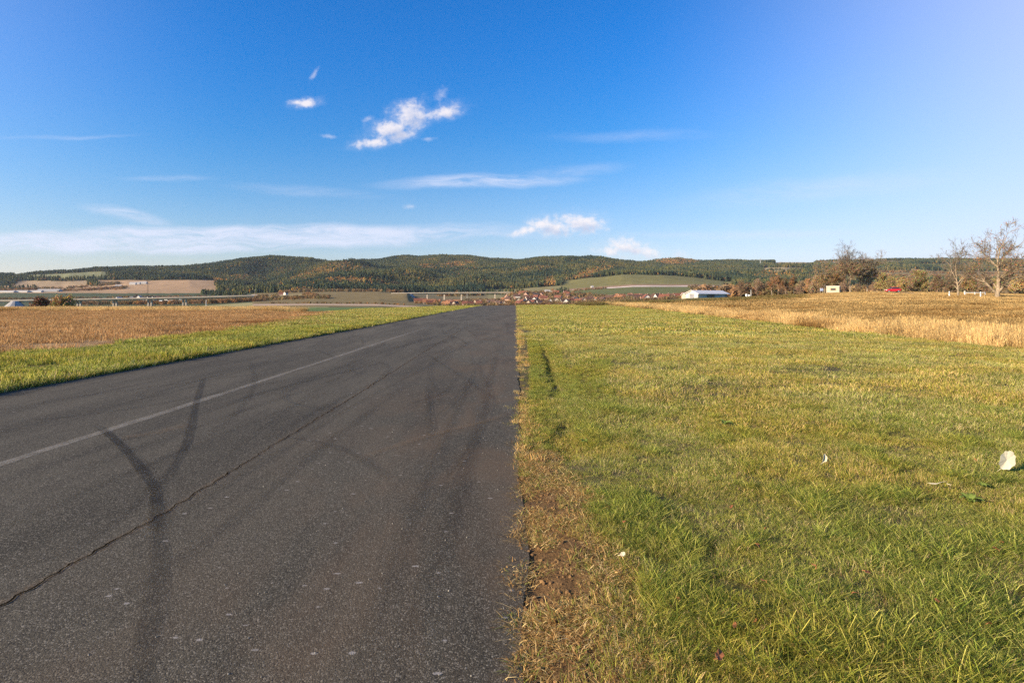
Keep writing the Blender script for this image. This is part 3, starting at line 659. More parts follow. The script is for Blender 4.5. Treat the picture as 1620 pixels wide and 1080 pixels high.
band('verge_grass', 28, 140, 1.3, farp, lambda X, Y: green_left(X, Y) & (X < RWL(Y) - 1.15), x0=-32, x1=-6.5, label='distant green verge left of the runway', zs=(.9, 1.7))
# ragged fringe leaning over both asphalt edges
Yf = rng.uniform(5, 60, 2600); Xf = RWL(Yf) - .02 - rng.random(2600)**2*.12; k2 = rng.random(2600) < np.clip(14/Yf, .2, 1); Yf, Xf = Yf[k2], Xf[k2]
scatter('verge_fringe', np.stack([Xf, Yf, HZ(Xf, Yf)-.01], -1), [vobj(blade_mesh('fringe', 60, .08, (.05, .15), .005, (.3, .9), g_cols, gw, seed=330+i), M_grass) for i in range(3)], rng.integers(0, 3, len(Xf)), rng.uniform(0, 6.28, len(Xf)), rng.uniform(.7, 1.4, len(Xf)), 'grass tussocks hanging over the left runway edge')
Yf = np.concatenate([rng.uniform(5, 30, 800), rng.uniform(20, 110, 900)]); Xf = RWR(Yf) + .02 - .13*np.clip(vnoise(Yf/.7, Yf*0+4, 398, 3), 0, 1) + rng.random(len(Yf))**1.5*.26; k2 = rng.random(len(Yf)) < np.clip(.75 + .9*vnoise(Yf/1.3, Yf*0, 399, 2), .15, 1); Yf, Xf = Yf[k2], Xf[k2]
straw_cols = [(.60, .40, .165), (.50, .315, .12), (.68, .49, .23), (.36, .21, .10), (.46, .34, .15), (.26, .26, .08)]
scatter('verge_fringe', np.stack([Xf, Yf, HZ(Xf, Yf)-.01], -1), [vobj(blade_mesh('fringe', 60, .09, (.03, .09), .0055, (.3, 1.1), straw_cols, [3, 2, 2, 1, 1, 2.5], seed=335+i), M_grass) for i in range(3)] + tufts[:3], rng.integers(0, 6, len(Xf)), rng.uniform(0, 6.28, len(Xf)), rng.uniform(.4, 1.0, len(Xf)), 'dry yellowed grass fringe on the right runway edge')
# trampled strip: dead bits, crumbs of earth and a few thin tufts
dcols = [(.56, .35, .125), (.70, .48, .20), (.34, .19, .07), (.16, .09, .035), (.78, .58, .28), (.20, .23, .05)]
dead = [vobj(blade_mesh('dead', 46, .075, (.012, .06), .0030, (.8, 1.9), dcols, [3, 2.4, 2.6, 2, 1.2, .7 if i < 4 else 3.5], seed=340+i), M_straw) for i in range(6)]
X, Y = rand_pts(8200, -.08, 1.0, .9, 8.5, lambda X, Y: (X > RWR(Y) - - .02 - .045*(vnoise(Y/.4, Y*0, 431, 2) > .1)) & (X < VR(Y) + .12) & infr(X, Y))
m_ = rng.random(len(X)) < np.clip(.50 + 1.8*vnoise(X/.20, Y/.20, 430, 3), .05, 1); X, Y = X[m_], Y[m_]
scatter('trampled_straw', np.stack([X, Y, HZ(X, Y)+.002], -1), dead, rng.integers(0, 6, len(X)), rng.uniform(0, 6.28, len(X)), rng.uniform(.4, 1.5, len(X)), 'dead flattened grass on the bare earth beside the asphalt')
def crumb(seed, r0):
    import bmesh
    r = random.Random(seed); bm = bmesh.new(); bmesh.ops.create_icosphere(bm, subdivisions=1, radius=r0)
    for v in bm.verts: v.co *= r.uniform(.6, 1.25)
    bm.normal_update(); me = bpy.data.meshes.new('crumb'); bm.to_mesh(me); bm.free(); return me
M_soil = flat_mat('dry_soil', (.21, .12, .055), 1, .05, .5, 60); M_stone = flat_mat('pale_chipping', (.30, .27, .23), .9, .2, .4, 40)
X, Y = rand_pts(5200, -.05, 1.0, .9, 8.0, lambda X, Y: (X > RWR(Y) - .02) & (X < VR(Y) + .02))
scatter('earth_crumbs', np.stack([X, Y, HZ(X, Y)+.001], -1), [vobj(crumb(i, .007), M_soil) for i in range(4)], rng.integers(0, 4, len(X)), rng.uniform(0, 6.28, len(X)), rng.uniform(.3, 1.5, len(X))**2.2, 'crumbs of dry earth at the runway edge')
X, Y = rand_pts(1500, -2.6, .05, 1.5, 22, lambda X, Y: (X < RWR(Y) - .02) & (rng.random(len(X)) < np.clip(1.0 + X/2.6, 0, 1)**1.5))
scatter('loose_chippings', np.stack([X, Y, np.array([rwz(a, b_) for a, b_ in zip(X, Y)])+.002], -1), [vobj(crumb(10+i, .006), M_stone) for i in range(3)], rng.integers(0, 3, len(X)), rng.uniform(0, 6.28, len(X)), rng.uniform(.25, .85, len(X)), 'small pale stone chips loose on the right side of the runway')
# dry meadow on the right
meadow = lambda X, Y: (X > E2(Y) + .2) & (Y < 175)
tall = [vobj(blade_mesh('tall', 340, .42, (.15, .66), .0055, (.08, .6), straw_cols, [5, 3, 5, .7, .8, .15], True, 350+i, heads=.10, clump=9), M_straw) for i in range(6)]
mead_cols = [(.46, .30, .12), (.36, .22, .085), (.56, .38, .16), (.19, .11, .045), (.29, .20, .075), (.20, .18, .06)]
low = [vobj(blade_mesh('low', 420, .85, (.10, .42), .012, (.15, .6), mead_cols if i < 4 else [tuple(.62*q for q in c) for c in mead_cols], [4, 3, 2.0, 2.4, 1.2, .9], True, 360+i, heads=.12, clump=14), M_straw) for i in range(6)]
strip = lambda X, Y: (X > E2(Y) - .15 + .3*vnoise(Y/1.2, Y*0, 440, 2)) & (X < E2(Y) + 3.0)
band('tall_dry_grass', 15, 60, 4.2, tall, strip, x0=14, x1=22, label='tall straw coloured grass in a strip between lawn and meadow', zs=(.45, 1.2), nsc=1.2)
band('tall_dry_grass', 60, 140, 1.8, tall, strip, x0=16, x1=26, s0=1.2, s1=1.8, label='far end of the straw coloured grass strip', zs=(.75, 1.1), nsc=3)
band('dry_meadow_grass', 17, 70, .95, low, meadow, x0=15, x1=72, label='low dry meadow grass on the right, tan with brown patches', nseed=53, nsc=9, zs=(.6, 1.1))
band('dry_meadow_grass', 70, 175, .30, low, meadow, x0=15, x1=172, s0=1.6, s1=2.4, label='far part of the dry meadow on the right', nsc=9, zs=(.8, 1.2))
X, Y = rand_pts(9000, 30, 150, 85, 150, lambda X, Y: infr(X, Y) & (X > Y*.5)); m_ = (vnoise(X/14, Y/6, 445, 2) > -.1); X, Y = X[m_], Y[m_]
X, Y = X[:1500], Y[:1500]
scatter('tall_dry_grass', np.stack([X, Y, HZ(X, Y)-.02], -1), tall, rng.integers(0, 6, len(X)), rng.uniform(0, 6.28, len(X)), np.stack([rng.uniform(1.3, 2, len(X))]*2 + [rng.uniform(.55, .95, len(X))], -1), 'straw coloured grass in front of the roadside trees')
# stubble and rough grass on the left
stub_cols = [(.50, .30, .13), (.38, .205, .085), (.60, .40, .20), (.20, .105, .045), (.32, .21, .075), (.44, .235, .10)]
stub = [vobj(blade_mesh('stub', 420, .8, (.05, .20), .012, (.15, .8), stub_cols, [3.4, 3, 2, 2.2, .7, 2], True, 370+i, clump=30), M_straw) for i in range(6)]
band('stubble', 13, 50, 1.1, stub, lambda X, Y: X < E1(Y) + .1, x0=-52, x1=-11, label='brown and tan stubble left of the green verge', nseed=52, nsc=6)
band('stubble', 50, 96, .55, stub, lambda X, Y: (X < E1(Y) + .1) & ~((X/Y > -.43) & (Y > 64)), s0=1.3, s1=1.9, x0=-100, x1=-16, label='far part of the brown stubble field', nsc=6)
X, Y = rand_pts(6000, -100, -22, 72, 98, lambda X, Y: infr(X, Y) & (X/Y < -.36 - .002*(Y-72))); m_ = vnoise(X/5, Y/5, 446, 3) > -.25 + .3*(X/Y > -.5); X, Y = X[m_][:1500], Y[m_][:1500]
scatter('tall_dry_grass', np.stack([X, Y, HZ(X, Y)-.02], -1), tall, rng.integers(0, 6, len(X)), rng.uniform(0, 6.28, len(X)), np.stack([rng.uniform(1.0, 1.9, len(X))]*2 + [rng.uniform(.5, 1.25, len(X))], -1), 'straw coloured tall grass on the brow left of the runway')
weed = [vobj(blade_mesh('weed', 260, .5, (.15, .6), .02, (.2, .9), [(.13, .14, .045), (.20, .15, .07), (.28, .20, .09), (.10, .10, .03), (.22, .12, .06)], [3, 2, 2, 2, 1], True, 380+i, clump=8), M_grass) for i in range(4)]
X, Y = rand_pts(900, 10, 75, 110, 160, lambda X, Y: (X/Y > .12) & (X/Y < .52)); X, Y = X[:520], Y[:520]
scatter('rough_weeds', np.stack([X, Y, HZ(X, Y)-.02], -1), weed, rng.integers(0, 4, len(X)), rng.uniform(0, 6.28, len(X)), np.stack([rng.uniform(1.2, 2.4, len(X))]*2 + [rng.uniform(.9, 1.9, len(X))], -1), 'rough green and brown weeds on the brow before the village')

# ------------------------------------------------------------------ forest
M_con = foliage_mat('conifer_needles', .12, (.0075, .42, .58, (1.75, 1.40, 1.0)))
M_dec = foliage_mat('autumn_leaves', .25, (.010, .42, .62, (1.1, .84, .7)))
def conifer(seed, h=24, r0=4.2, base=(.035, .058, .026), pine=False):
    r = np.random.default_rng(seed); V_, T_, C_ = [], [], []
    tiers = 7 if not pine else 5; z0 = h * (.08 if not pine else .42)
    for k_ in range(tiers):
        f = k_ / tiers; zb = z0 + (h - z0) * f * .95; rr = (r0 * (1 - f) ** .85 + .35) * r.uniform(.85, 1.15) if not pine else r0 * (.95 - .55 * abs(f - .35)) * r.uniform(.8, 1.2)
        zt = zb + (h - z0) * (.30 if not pine else .26); n = 9; a0 = r.uniform(0, 6); b_ = len(V_)
        V_.append((r.uniform(-.2, .2), r.uniform(-.2, .2), min(zt, h))); C_.append(np.array(base) * r.uniform(.9, 1.3))
        for j in range(n):
            a = a0 + j * 2 * np.pi / n; q_ = rr * (r.uniform(.55, 1.2)); V_.append((q_*np.cos(a), q_*np.sin(a), zb + r.uniform(-.6, .5))); C_.append(np.array(base) * r.uniform(.7, 1.35))
        for j in range(n): T_.append((b_, b_+1+j, b_+1+(j+1) % n))
    return np_mesh('conifer', V_, None, T_, np.array(C_))
def puffy(seed, h=16, r0=5, base=(.30, .16, .04), n=150, trunk=True, ls=.9, z0=.25):
    r = np.random.default_rng(seed); V_, T_, C_ = [], [], []
    lobes = [(r.uniform(-.5, .5)*r0, r.uniform(-.5, .5)*r0, h*r.uniform(z0+.2, .82), r0*r.uniform(.35, .65)) for _ in range(8)]
    for i in range(n):
        lx, ly_, lz, lr = lobes[r.integers(0, 8)]; d_ = r.normal(size=3); d_ /= np.linalg.norm(d_); p = np.array([lx, ly_, lz]) + d_ * lr * r.uniform(.6, 1.1) * np.array([1, 1, 1.2])
        s_ = ls * r.uniform(.6, 1.5); b_ = len(V_); a, c = r.normal(size=3), r.normal(size=3); a = a/np.linalg.norm(a)*s_; c = c/np.linalg.norm(c)*s_
        V_ += [p - a, p + a, p + c]; T_.append((b_, b_+1, b_+2)); C_ += [np.array(base) * r.uniform(.65, 1.35)] * 3
    if trunk:
        b_ = len(V_)
        for z in (0, h*.6):
            for j in range(4): V_.append((.28*np.cos(j*1.57)*(1 if z == 0 else .4), .28*np.sin(j*1.57)*(1 if z == 0 else .4), z)); C_.append((.16, .12, .08))
        for j in range(4): k_ = (j+1) % 4; T_ += [(b_+j, b_+k_, b_+4+k_), (b_+j, b_+4+k_, b_+4+j)]
    return np_mesh('broadleaf', V_, None, T_, np.array(C_))
cons = [vobj(conifer(500+i, 22 + i % 3 * 2, 3.6 + .3*(i % 2), base=[(.036, .052, .031), (.055, .066, .034), (.024, .039, .029), (.068, .070, .038)][i % 4], pine=(i % 3 == 2)), M_con) for i in range(8)]
decs = [vobj(puffy(520+i, 17, 4.6, base=b_, n=190, ls=1.25), M_dec) for i, b_ in enumerate([(.52, .34, .10), (.42, .25, .08), (.30, .18, .085), (.56, .40, .12), (.25, .17, .10), (.22, .19, .08)])]
N = 420000
u_ = rng.uniform(-1.0, 1.0, N); Yt = np.sqrt(rng.uniform(1900**2, 5700**2, N)); Xt = u_ * Yt
wm = sample_grid(wood, Xt, Yt) > .5
# margins of the valley woods that stand nearer than the main forest
Zt = HZ(Xt, Yt); px = 810 + F*Xt/Yt; py = HOR - F*(Zt - EYE)/Yt
# hidden slopes: keep only what a sight line (plus a margin) can reach
vis_py = HOR - F*(ZZ - EYE)/np.maximum(YY, 20); run = np.minimum.accumulate(np.where(YY > 60, vis_py, 999), axis=0)
rp = sample_grid(np.vstack([run[:1], run[:-1]]), Xt, Yt)
keep = wm & (py - rp < 12) & (rng.random(N) < .92)
Xt, Yt, Zt, px, py = [a[keep] for a in (Xt, Yt, Zt, px, py)]
aut = np.full(len(Xt), .07)
for cx, cy, rx, ry, tl, st_ in [(505, 433, 58, 6, -.30, .8), (560, 428, 30, 5, .0, .45), (545, 447, 55, 4, 0, .75), (600, 452, 30, 4, .1, .5), (365, 443, 40, 5, -.1, .75), (395, 444, 25, 4, 0, .7), (350, 423, 50, 5, -.1, .4),
                              (720, 420, 34, 5, -.1, .85), (676, 424, 16, 4, 0, .9), (735, 428, 30, 8, 0, .35), (850, 427, 30, 4, 0, .6), (940, 432, 36, 5, -.25, .75), (905, 438, 20, 5, 0, .5), (480, 455, 25, 9, 0, .5), (450, 432, 14, 7, 0, .4),
                              (705, 408, 60, 7, 0, .30), (1070, 414, 40, 6, 0, .9), (530, 408, 40, 6, 0, .4), (870, 449, 8, 8, 0, .9), (1260, 440, 60, 14, 0, .35), (1340, 440, 80, 14, 0, .4), (700, 432, 60, 12, 0, .25)]:
    c, s_ = math.cos(tl), math.sin(tl); a = ((px-cx)*c + (py-cy)*s_)/rx; b_ = (-(px-cx)*s_ + (py-cy)*c)/ry
    aut = np.maximum(aut, st_ * sstep(-(a*a + b_*b_), -1.9, -.5))
isd = rng.random(len(Xt)) < aut * (1 + .6*vnoise(Xt/60, Yt/60, 540, 2))
brownish = (px > 1030) & (px < 1110) & (py < 419) | (Yt > 5000) & (px < 780)
sz = rng.uniform(.62, 1.1, len(Xt)) * (1 + .28 * vnoise(Xt/120, Yt/120, 541, 3))
for nm, mk, kinds, lab in (('conifer_forest', ~isd, cons, 'dark green conifer forest covering the hills'), ('autumn_woodland', isd, decs, 'orange and brown autumn trees among the conifers')):
    n = int(mk.sum()); ix = rng.integers(0, len(kinds), n)
    if nm == 'conifer_forest':
        st_n = vnoise(Xt[mk]/210, Yt[mk]/170, 545, 3); ix = np.where(rng.random(n) < .7, np.where(st_n > .12, rng.choice([3, 7, 1], n), np.where(st_n < -.12, rng.choice([2, 6], n), rng.choice([0, 4, 5], n))), ix)
    if nm == 'autumn_woodland': ix = np.where(brownish[mk], rng.integers(2, 5, n), ix)
    s_ = np.stack([sz[mk]*1.15]*2 + [sz[mk]], -1)
    scatter(nm, np.stack([Xt[mk], Yt[mk], Zt[mk]-.5], -1), kinds, ix, rng.uniform(0, 6.28, n), s_, lab)
print('forest', len(Xt), 'autumn', int(isd.sum()))

# ------------------------------------------------------------------ trees one can tell apart
M_bark = flat_mat('grey_bark', (.27, .205, .14), .95, .1, .45, 3.0)
M_bark2 = flat_mat('dark_bark', (.17, .125, .085), .95, .1, .4, 3.0)
M_birch = flat_mat('pale_birch_bark', (.40, .29, .21), .9, .1, .3, 2.0)
M_twig = foliage_mat('twigs_and_leaves', .12)
def grow(seed, H, spread=.75, fork=.35, r0=.42, levels=5, kids=(5, 5, 4, 4), leafn=2, leaf=(.22, .12, .05), twig=(.20, .155, .11), split=2, lean=0.0, leafsize=.16, rmin=.022, lowleaf=0.0):
    r = random.Random(seed); trunk = ([], []); crown = ([], [], []); tips = []
    def seg(store, p, q, a0, a1, n, c=None):
        d_ = (q - p); 
        if d_.length < 1e-5: return
        d_.normalize(); a = d_.orthogonal().normalized(); b_ = d_.cross(a); k_ = len(store[0])
        for P_, rr in ((p, a0), (q, a1)):
            for j in range(n): t_ = j * 2 * math.pi / n; store[0].append(P_ + (a * math.cos(t_) + b_ * math.sin(t_)) * rr)
        for j in range(n): store[1].append((k_+j, k_+(j+1) % n, k_+n+(j+1) % n, k_+n+j))
        if c is not None: store[2].extend([c] * (2 * n))
    def branch(p, d_, L, rad, lv):
        n = 5 if lv == 0 else (4 if lv < 3 else 3); nodes = [p]; dd = d_.copy(); rr = rad
        for i in range(n):
            q = p + dd * (L / n); r1 = max(rmin, rad * (1 - .50 * (i+1) / n)) if lv < levels else rmin
            if lv == 0 and i == 0: seg(trunk, p - Vector((0, 0, .4)), p + dd * .5, rr * 1.45, rr * 1.02, 9)
            if lv <= 2: seg(trunk, p, q, rr, r1, 8 if lv == 0 else 5)
            else: seg(crown, p, q, rr, r1, 3, [c * r.uniform(.8, 1.2) for c in twig])
            p, rr = q, r1; nodes.append((p.copy(), dd.copy(), rr))
            j = .12 if lv == 0 else .30
            dd = (dd + Vector((r.uniform(-j, j), r.uniform(-j, j), r.uniform(-j*.5, j*.8 + (.06 if lv else 0))))).normalized()
        if lv >= levels - 1: tips.append((p.copy(), lv))
        if lv >= levels: return
        nk = kids[min(lv, len(kids)-1)]
        for k_ in range(nk):
            i = n if k_ < (2 if lv == 0 else 1) else r.randint(max(1, int(n * (fork if lv == 0 else .25))), n)
            P_, D_, R_ = nodes[i]; az = r.uniform(0, 2*math.pi) if lv else (k_ / nk * 2*math.pi + r.uniform(-.6, .6)); tl = r.uniform(.35, .95) * spread * (.55 if (k_ < 2 and lv == 0) else 1.0)
            a = D_.orthogonal().normalized(); b_ = D_.cross(a); nd = (D_ * math.cos(tl) + (a * math.cos(az) + b_ * math.sin(az)) * math.sin(tl)).normalized()
            branch(P_, nd, L * r.uniform(.48, .74) if lv else H * (.46 if k_ < 2 else r.uniform(.24, .40)), R_ * r.uniform(.55, .85), lv + 1)
    branch(Vector((0, 0, 0)), Vector((lean, 0, 1)).normalized(), H * .48, r0, 0)
    zmax = max(t_[0].z for t_ in tips); k_ = H / zmax
    cv, cf_, cc = crown
    for (tp, lv) in tips:
        m_ = leafn if tp.z * k_ > H * .55 else leafn + lowleaf
        for _ in range(int(m_) + (1 if r.random() < m_ % 1 else 0)):
            o_ = tp + Vector((r.gauss(0, .35), r.gauss(0, .35), r.gauss(0, .3))); a = Vector((r.gauss(0, 1), r.gauss(0, 1), r.gauss(0, 1))).normalized() * leafsize * r.uniform(.6, 1.5); b_ = Vector((r.gauss(0, 1), r.gauss(0, 1), r.gauss(0, 1))).normalized() * leafsize
            q_ = len(cv); cv.extend([o_ - a, o_ + b_, o_ + a, o_ - b_]); cf_.append((q_, q_+1, q_+2, q_+3)); cc.extend([[c * r.uniform(.6, 1.45) for c in leaf]] * 4)
    tr = np.array([tuple(v) for v in trunk[0]]) * k_; cr = np.array([tuple(v) for v in cv]) * k_
    return np_mesh('trunk', tr, trunk[1], smooth=True), np_mesh('crown', cr, cf_, None, np.array(cc))
def plant(name, meshes, label, px, Y, rz=0, s=1.0, bark=None, group=None, cat='tree', dz=-.15):
    t = thing(name, label, cat, at(px, Y, dz), rz, group); t.scale = (s, s, s)
    a = put('trunk', meshes[0], None, t); b_ = put('crown', meshes[1], None, t)
    if not meshes[0].materials: meshes[0].materials.append(bark or M_bark)
    if not meshes[1].materials: meshes[1].materials.append(M_twig)
    return t
GR = 'trees along the country road'
plant('oak_tree', grow(15, 15.8, .88, .28, .66, 5, (6, 5, 5, 5), .30, (.24, .145, .07), (.19, .145, .10), rmin=.026), 'largest bare roadside oak with thick pale trunk at the right edge of the view', 1578, 112, .6, group=GR)
plant('oak_tree', grow(14, 12.6, .92, .26, .36, 5, (6, 5, 5, 4), .05, (.20, .15, .08), (.17, .135, .10), lean=.05, rmin=.027), 'slender bare tree with forked pale trunk left of the largest oak', 1516, 118, 2.2, group=GR)
plant('oak_tree', grow(16, 16.4, .85, .3, .40, 5, (7, 6, 5, 5), .15, (.26, .17, .08), (.22, .18, .14), lowleaf=.8, rmin=.028), 'tallest tree of the roadside clump left of the red car', 1345, 170, 1.1, group=GR)
plant('oak_tree', grow(11, 13.2, .90, .3, .34, 5, (6, 6, 5, 5), .10, (.26, .17, .08), (.22, .18, .14), rmin=.028, lowleaf=.3), 'half bare tree with straight pale trunk just left of the red car', 1372, 172, 4.0, group=GR)
plant('oak_tree', grow(41, 11.4, .78, .45, .24, 5, (6, 5, 4, 4), .8, (.26, .17, .08), (.20, .16, .12), lowleaf=1.8, rmin=.028), 'brown leaved tree standing at the left of the pale cabin', 1305, 190, 3.0, group=GR)
plant('oak_tree', grow(43, 12.0, .78, .45, .24, 5, (6, 5, 5, 4), .8, (.30, .18, .08), (.20, .16, .12), lowleaf=1.8, rmin=.028), 'brown leaved tree rising behind the pale cabin', 1327, 196, 5.0, group=GR)
def leafy(seed, H, leaf, n=4, sp=.95, r0=.2, **k_): return grow(seed, H, sp, .2, r0, 4, (8, 6, 5), n, leaf, (.24, .18, .125), leafsize=.18, **k_)
bushA = leafy(51, 6.6, (.25, .19, .085), 5); bushB = leafy(52, 5.8, (.31, .215, .095), 5); bushC = leafy(53, 7.0, (.23, .16, .095), 5)
def reuse(meshes, *a, **k_): return plant('shrub_tree', meshes, *a, bark=M_bark2, **k_)
GB = 'low leafy trees behind the country road'
for ms, lab, px, Y, rz, s in [
    (bushA, 'olive brown bushy tree directly behind the half bare tree by the red car', 1393, 195, 0, 1.05), (bushB, 'low ochre bushy tree above the roof of the red car', 1424, 205, 1, 1.0),
    (bushA, 'wide olive bushy tree right of the red car', 1456, 178, 2, 1.12), (bushC, 'brown bushy tree between the olive tree and the forked tree', 1484, 205, 3, 1.0),
    (bushB, 'golden brown round tree seen right behind the forked tree', 1538, 165, 4, 1.08), (bushC, 'brown round tree between forked tree and the largest oak', 1556, 190, 5, .9),
    (bushB, 'rusty bushy tree right behind the largest oak', 1604, 175, .5, 1.05), (bushA, 'olive bushy tree at the very right edge', 1640, 182, 1.5, 1.0),
    (bushC, 'low brown bushy tree between the two tall roadside trees', 1359, 235, 2.5, .62), (bushC, 'low brown tree filling the gap left of the pale cabin', 1291, 225, 3.5, 1.1),
    (bushA, 'tall olive tree behind the red car, farther back', 1408, 260, .8, 1.25), (bushC, 'brown tree behind the wide olive tree, farther back', 1440, 270, .2, 1.3), (bushC, 'brown tree behind the forked tree, farther back', 1508, 250, 2.2, 1.2), (bushA, 'olive tree behind the largest oak, farther back', 1580, 245, 4.2, 1.2)]:
    reuse(ms, lab, px, Y, rz, s, group=GB)
GW = 'brown trees around the long shed'
birch = grow(61, 12, .42, .4, .17, 4, (7, 5, 4), 3.5, (.24, .12, .055), (.30, .20, .14), leafsize=.2)
brn = leafy(62, 11, (.20, .13, .085), 5, .8, .25); org = leafy(63, 11, (.28, .155, .07), 6, .6, .2)
for ms, nm, bk, lab, px, Y, rz, s in [
    (brn, 'shrub_tree', M_bark2, 'wide brown bare tree touching the right end of the shed', 1172, 370, 0, 1.0), (brn, 'shrub_tree', M_bark2, 'brown tree right of the white pole beside the shed', 1199, 365, 2, 1.08),
    (birch, 'birch_tree', M_birch, 'leftmost pale trunked birch right of the shed', 1221, 335, 0, 1.0), (birch, 'birch_tree', M_birch, 'second birch from the left, right of the shed', 1231, 345, 2, 1.08),
    (birch, 'birch_tree', M_birch, 'thinnest birch in the middle of the birch row', 1243, 350, 4, .95), (birch, 'birch_tree', M_birch, 'rightmost birch before the orange tree', 1256, 340, 5, 1.02),
    (org, 'shrub_tree', M_bark2, 'orange leaved tree between the birches and the pale cabin', 1280, 330, 0, 1.0), (brn, 'shrub_tree', M_bark2, 'brown tree closing the gap behind the orange tree', 1268, 380, 3, .95), (brn, 'shrub_tree', M_bark2, 'brown tree behind the birches', 1240, 400, 1, 1.0),
    (brn, 'shrub_tree', M_bark2, 'brown tree just left of the roadside clump', 1300, 300, 4, .85), (brn, 'shrub_tree', M_bark2, 'brown tree behind the tallest roadside tree', 1335, 300, 5, .72), (brn, 'shrub_tree', M_bark2, 'brown tree behind the half bare roadside tree', 1382, 310, .6, .62)]:
    plant(nm, ms, lab, px, Y, rz, s, bk, GW)
b1 = leafy(71, 3.0, (.26, .155, .09), 2.2, 1.1, .06); b2 = leafy(72, 3.0, (.42, .30, .12), 3, 1.1, .06)
for ms, lab, px, Y, rz, s in [(b1, 'reddish brown shrub on the brow at far left', 60, 106, 0, 1.05), (b1, 'brown shrub touching the yellow shrub on the left brow', 76, 108, 2, .95), (b2, 'yellow shrub on the left brow under the bridge deck', 91, 104, 0, 1.0), (b2, 'rightmost pale yellow shrub on the left brow', 109, 105, 2, 1.05)]:
    plant('shrub', ms, lab, px, Y, rz, s, M_bark2, 'shrubs on the brow at the left', 'shrub')
plant('round_tree', (leafy(81, 13, (.16, .09, .08), 8, .9, .3)), 'purple brown round tree above the white houses beyond the left bridge', 214, 1380, 0, 1, M_bark2)
plant('round_tree', (leafy(82, 15, (.42, .18, .05), 9, .7, .3)), 'rust orange tree at the foot of the forest above the village', 874, 1560, 0, 1.1, M_bark2)

# ------------------------------------------------------------------ bridges
M_conc = flat_mat('pale_concrete', (.44, .36, .275), .85, .2, .2, .2); M_conc2 = flat_mat('weathered_concrete', (.33, .31, .30), .9, .2, .25, .2); M_rail = flat_mat('grey_railing', (.40, .40, .40), .6, .3, .1, 1)
def bridge(name, label, pts, piers, thick, wide, twin, group):
    """pts: deck line in world metres; piers: list of fractions along px"""
    x0, y0, z0 = pts[0]; t = thing(name, label, 'bridge', (x0, y0, z0), 0, group)
    P_ = [Vector((a - x0, b_ - y0, c - z0)) for a, b_, c in pts]
    dk = MB(); rl = MB(); pr = MB()
    def sweep(mb, o_in, o_out, zb, zt):
        V_ = []
        for i, p in enumerate(P_):
            d_ = (P_[min(i+1, len(P_)-1)] - P_[max(i-1, 0)]); n = Vector((-d_.y, d_.x, 0)).normalized()
            V_ += [p + n*o_in + Vector((0, 0, zb)), p + n*o_out + Vector((0, 0, zb)), p + n*o_out + Vector((0, 0, zt)), p + n*o_in + Vector((0, 0, zt))]
        Fs = []
        for i in range(len(P_) - 1):
            a = 4*i; b_ = a + 4
            for j in range(4): Fs.append((a+j, a+(j+1) % 4, b_+(j+1) % 4, b_+j))
        Fs += [(3, 2, 1, 0), tuple(len(V_) - 4 + j for j in range(4))]
        mb.add(V_, Fs)
    h_ = wide / 2
    sweep(dk, -h_ + .252, h_ - .252, -.35, 0); sweep(dk, -h_*.62, h_*.62, -thick, -.353)
    dk.build('deck', M_conc, t)
    for sgn in (-1, 1):
        p_ = MB(); sweep(p_, sgn*h_ - .25, sgn*h_ + .25, -.55, .75); p_.build('parapet', M_conc, t)
        r_ = MB(); sweep(r_, sgn*h_ - .06, sgn*h_ + .06, 1.1, 1.2); r_.build('railing', M_rail, t)
    for px in piers:
        best = min(range(len(P_) - 1), key=lambda i: abs(810 + F*(pts[i][0]+pts[i+1][0])/(pts[i][1]+pts[i+1][1]) - px))
        a, b_ = pts[best], pts[best+1]; pa, pb = 810 + F*a[0]/a[1], 810 + F*b_[0]/b_[1]; f_ = (px - pa) / (pb - pa)
        X, Y, Z = [a[i] + (b_[i] - a[i]) * f_ for i in range(3)]; d_ = Vector((b_[0]-a[0], b_[1]-a[1], 0)).normalized(); n = Vector((-d_.y, d_.x, 0)); zb = hz(X, Y) - 1 - Z
        mb = MB()
        for o_ in ((-1.9, 1.9) if twin else (0,)):
            c = Vector((X - x0, Y - y0, Z - z0)) + d_ * o_; hw, hd = (.75, 1.2) if twin else (1.3, 2.6); V_ = []
            for z, k_ in ((zb, 1.25), (-thick - 1.3, 1.0), (-thick - .01, 1.35)):
                for sx, sy in ((-1, -1), (1, -1), (1, 1), (-1, 1)): V_.append(c + d_*hw*k_*sx + n*hd*k_*sy + Vector((0, 0, z)))
            mb.add(V_, [(0, 1, 5, 4), (1, 2, 6, 5), (2, 3, 7, 6), (3, 0, 4, 7), (4, 5, 9, 8), (5, 6, 10, 9), (6, 7, 11, 10), (7, 4, 8, 11), (8, 9, 10, 11)])
        mb.build('pier', M_conc, t)
    return t
def onray(px, py, Y): return ((px - 810) * Y / F, Y, EYE + (HOR - py) * Y / F)
GBR = 'motorway bridges across the valley'
lb = bridge('road_bridge', 'nearer long concrete bridge crossing the valley at left', [onray(*a) for a in [(-160, 478.6, 735), (-60, 477, 742), (0, 475.8, 748), (90, 474.2, 757), (180, 472.7, 766), (270, 471.2, 776), (330, 469.8, 784), (378, 468.4, 791), (400, 467.6, 795)]], [68, 125, 182, 237, 292], 2.1, 12, True, GBR)
rb = bridge('road_bridge', 'far concrete bridge above the red roofed village in the middle', [onray(*a) for a in [(620, 464.0, 1262), (652, 463.6, 1262), (700, 463.2, 1262), (760, 462.9, 1262), (812, 462.6, 1262), (850, 461.8, 1262), (885, 460.8, 1262)]], [676, 703, 730, 783], 2.3, 13, False, GBR)
